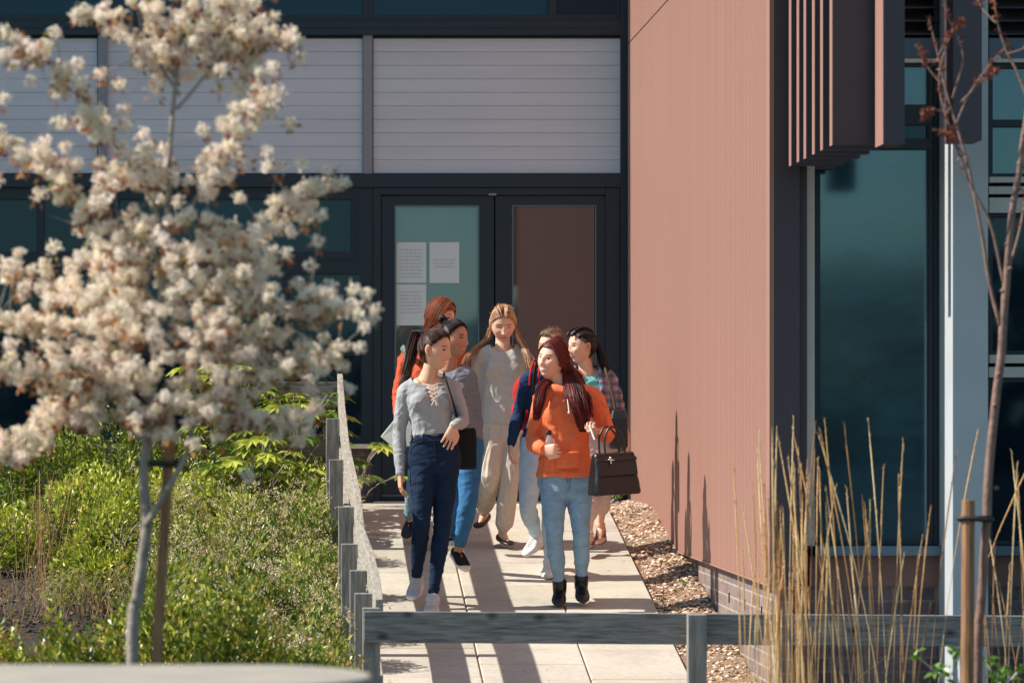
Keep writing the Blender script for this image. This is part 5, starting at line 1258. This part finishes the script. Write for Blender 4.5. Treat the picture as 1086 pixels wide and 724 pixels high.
for dy in (-.045, .035):
    mb = MB(); top = (p6.j['wr'] + [.03, .03, -.035]); a = T([-.075, dy, .115]); b = T([.075, dy, .115]); apex = (a + b) / 2 + [-.02, 0, .17]; hoop(mb, [a, a * .55 + apex * .45 + [-.02, 0, .03], apex, b * .55 + apex * .45 + [.02, 0, .03], b], .0065); mb.build('handle', M['black_leather'], hb, True)
# black tote of the first woman
tt_ = empty('tote_bag', P(494, 500, 27.02), 'slim black shoulder tote hanging at the hip behind the laced top wearer\'s raised arm', 'tote bag')
c = P(493.5, 476, 27.03); mb = MB(); mb.loft([c + np.array([[-w, -d, z], [w, -d, z], [w, d, z], [-w, d, z]]) for w, d, z in ((.058, .10, -.125), (.064, .13, -.115), (.066, .13, .06), (.060, .11, .13))]); mb.build('bag_body', M['black_canvas'], tt_, bevel=.012)
mb = MB(); mb.tube(bez([P(471, 397, 26.98), P(472, 400, 26.80), P(477, 415, 26.77), P(482, 432, 26.80), P(487, 452, 26.92), P(490, 464, 26.98)], 22), .016, 8, flat=.3); mb.build('shoulder_strap', M['black_canvas'], tt_, True)
# backpack of the navy sweater
bp_ = empty('backpack', P(556, 455, 28.15), 'red backpack with red and black straps worn over the navy sweater', 'backpack')
mb = MB(); c = P(566, 424, 28.22); mb.ell(c, (.135, .095, .19)); mb.ell(c + [-.02, -.0, -.08], (.13, .10, .12)); me = remesh(mb, .008, 6); pp = coords(me); me.vertices.foreach_set('co', (pp + normals(me) * (.006 * wob(pp, 20, 6))[:, None]).ravel()); link('pack_body', me, M['red_pack'], bp_, True)
def strapY(pts, w, m, off=0., th=.3):
    mb = MB(); mb.tube(bez(pts, 24), w, 10, flat=th); return mb.build('strap', M[m], bp_, True)
strapY([P(573, 383, 28.10), P(570, 384, 27.92), P(567, 396, 27.845), P(566, 412, 27.84), P(564, 432, 27.92)], .027, 'black_canvas'); strapY([P(569.5, 382, 28.10), P(566, 383, 27.91), P(562.5, 396, 27.835), P(562, 408, 27.84)], .0085, 'red_pack', th=.9); strapY([P(576, 382, 28.10), P(574, 383, 27.90), P(571.5, 396, 27.825), P(571, 406, 27.83)], .008, 'red_pack', th=.9)
# shoulder bag of the plaid shirt
sb = empty('shoulder_bag', P(657, 478, 28.8), 'black shoulder bag with a brown woven strap at the plaid shirt wearer\'s side', 'shoulder bag')
c = P(655, 453, 28.82); mb = MB(); mb.loft([c + np.array([[-w, -d, z], [w, -d, z], [w, d, z], [-w, d, z]]) for w, d, z in ((.05, .13, -.14), (.058, .15, -.12), (.058, .14, .06), (.045, .11, .12))]); mb.build('bag_body', M['black_leather'], sb, bevel=.015)
mb = MB(); mb.tube(bez([P(640, 392, 28.98), P(642, 393, 28.80), P(646, 405, 28.755), P(650, 420, 28.75), P(653, 436, 28.76)], 22), .021, 8, flat=.3); mb.build('strap', M['brown_strap'], sb, True)
mb = MB(); n = 14; cc = P(653, 437, 28.73); mb.tube([cc + .013 * np.array([math.cos(2 * PI * k / n), 0, math.sin(2 * PI * k / n)]) for k in range(n + 1)], .003, 6, ends=False); mb.build('ring', M['metal'], sb, True)
# rucksack strap and pale bag of the rust jacket
rk = empty('rucksack', P(428, 430, 29.4), 'grey rucksack strap and top showing on the rust jacket\'s shoulder', 'backpack')
mb = MB(); c = P(444, 410, 29.40); mb.ell(c, (.14, .09, .2)); me = remesh(mb, .01, 5); link('pack_body', me, M['teal_strap'], rk, True)
mb = MB(); mb.tube(bez([P(427, 370, 29.2), P(429, 371, 29.05), P(430, 384, 28.99), P(431, 402, 29.0)], 18), .026, 8, flat=.35); mb.build('strap', M['teal_strap'], rk, True)
pb = empty('cloth_bag', P(420, 475, 28.8), 'pale grey cloth bag with a pointed corner sticking out left of the laced grey top', 'bag')
mb = MB(); v = [P(403.5, 463, 28.8), P(415, 472.5, 28.75), P(436, 474, 28.7), P(439, 441, 28.7), P(419, 444, 28.75)]; v2 = [q + [0, .07, 0] for q in v]
mb.loft([np.array(v), np.array([q + [0, .035, 0] for q in v]) + .0, np.array(v2)]); mb.build('bag_body', M['grey_canvas'], pb, bevel=.008)
# bottle and phone
L6 = p6.j['wl']; bc = P(583.8, 472, 26.60); a_ = P(586.4, 487, 26.715); b_ = P(581.6, 456, 26.74); ax = norm(b_ - a_)
bo = empty('water_bottle', a_, 'clear plastic water bottle with a dark cap held in front of the orange hoodie', 'bottle')
mb = MB(); ts = [(0, .026), (.006, .031), (.035, .031), (.045, .0285), (.055, .031), (.10, .031), (.125, .027), (.145, .014), (.158, .0125)]
mb.tube([a_ + ax * t for t, r in ts], np.array([r for t, r in ts]), 20, ends=False); mb.build('bottle_body', M['bottle'], bo, True)
mb = MB(); mb.tube([a_ + ax * .155, a_ + ax * .178], .0165, 14, ends=False); mb.build('cap', M['rubber'], bo, True)
ph = empty('phone', P(630, 463, 26.62), 'slim white phone held up edge-on in the hoodie wearer\'s other hand', 'phone')
a_ = P(630.5, 466, 26.615); b_ = P(625, 450.5, 26.64); ax = norm(b_ - a_); l = np.cross(ax, [0, 1, 0]); l = norm(l); mb = MB()
mb.loft([q + np.array([-l * .004 + [0, -.032, 0], l * .004 + [0, -.032, 0], l * .004 + [0, .032, 0], -l * .004 + [0, .032, 0]]) for q in (a_, b_)]); mb.build('phone_case', M['cord'], ph, bevel=.002)
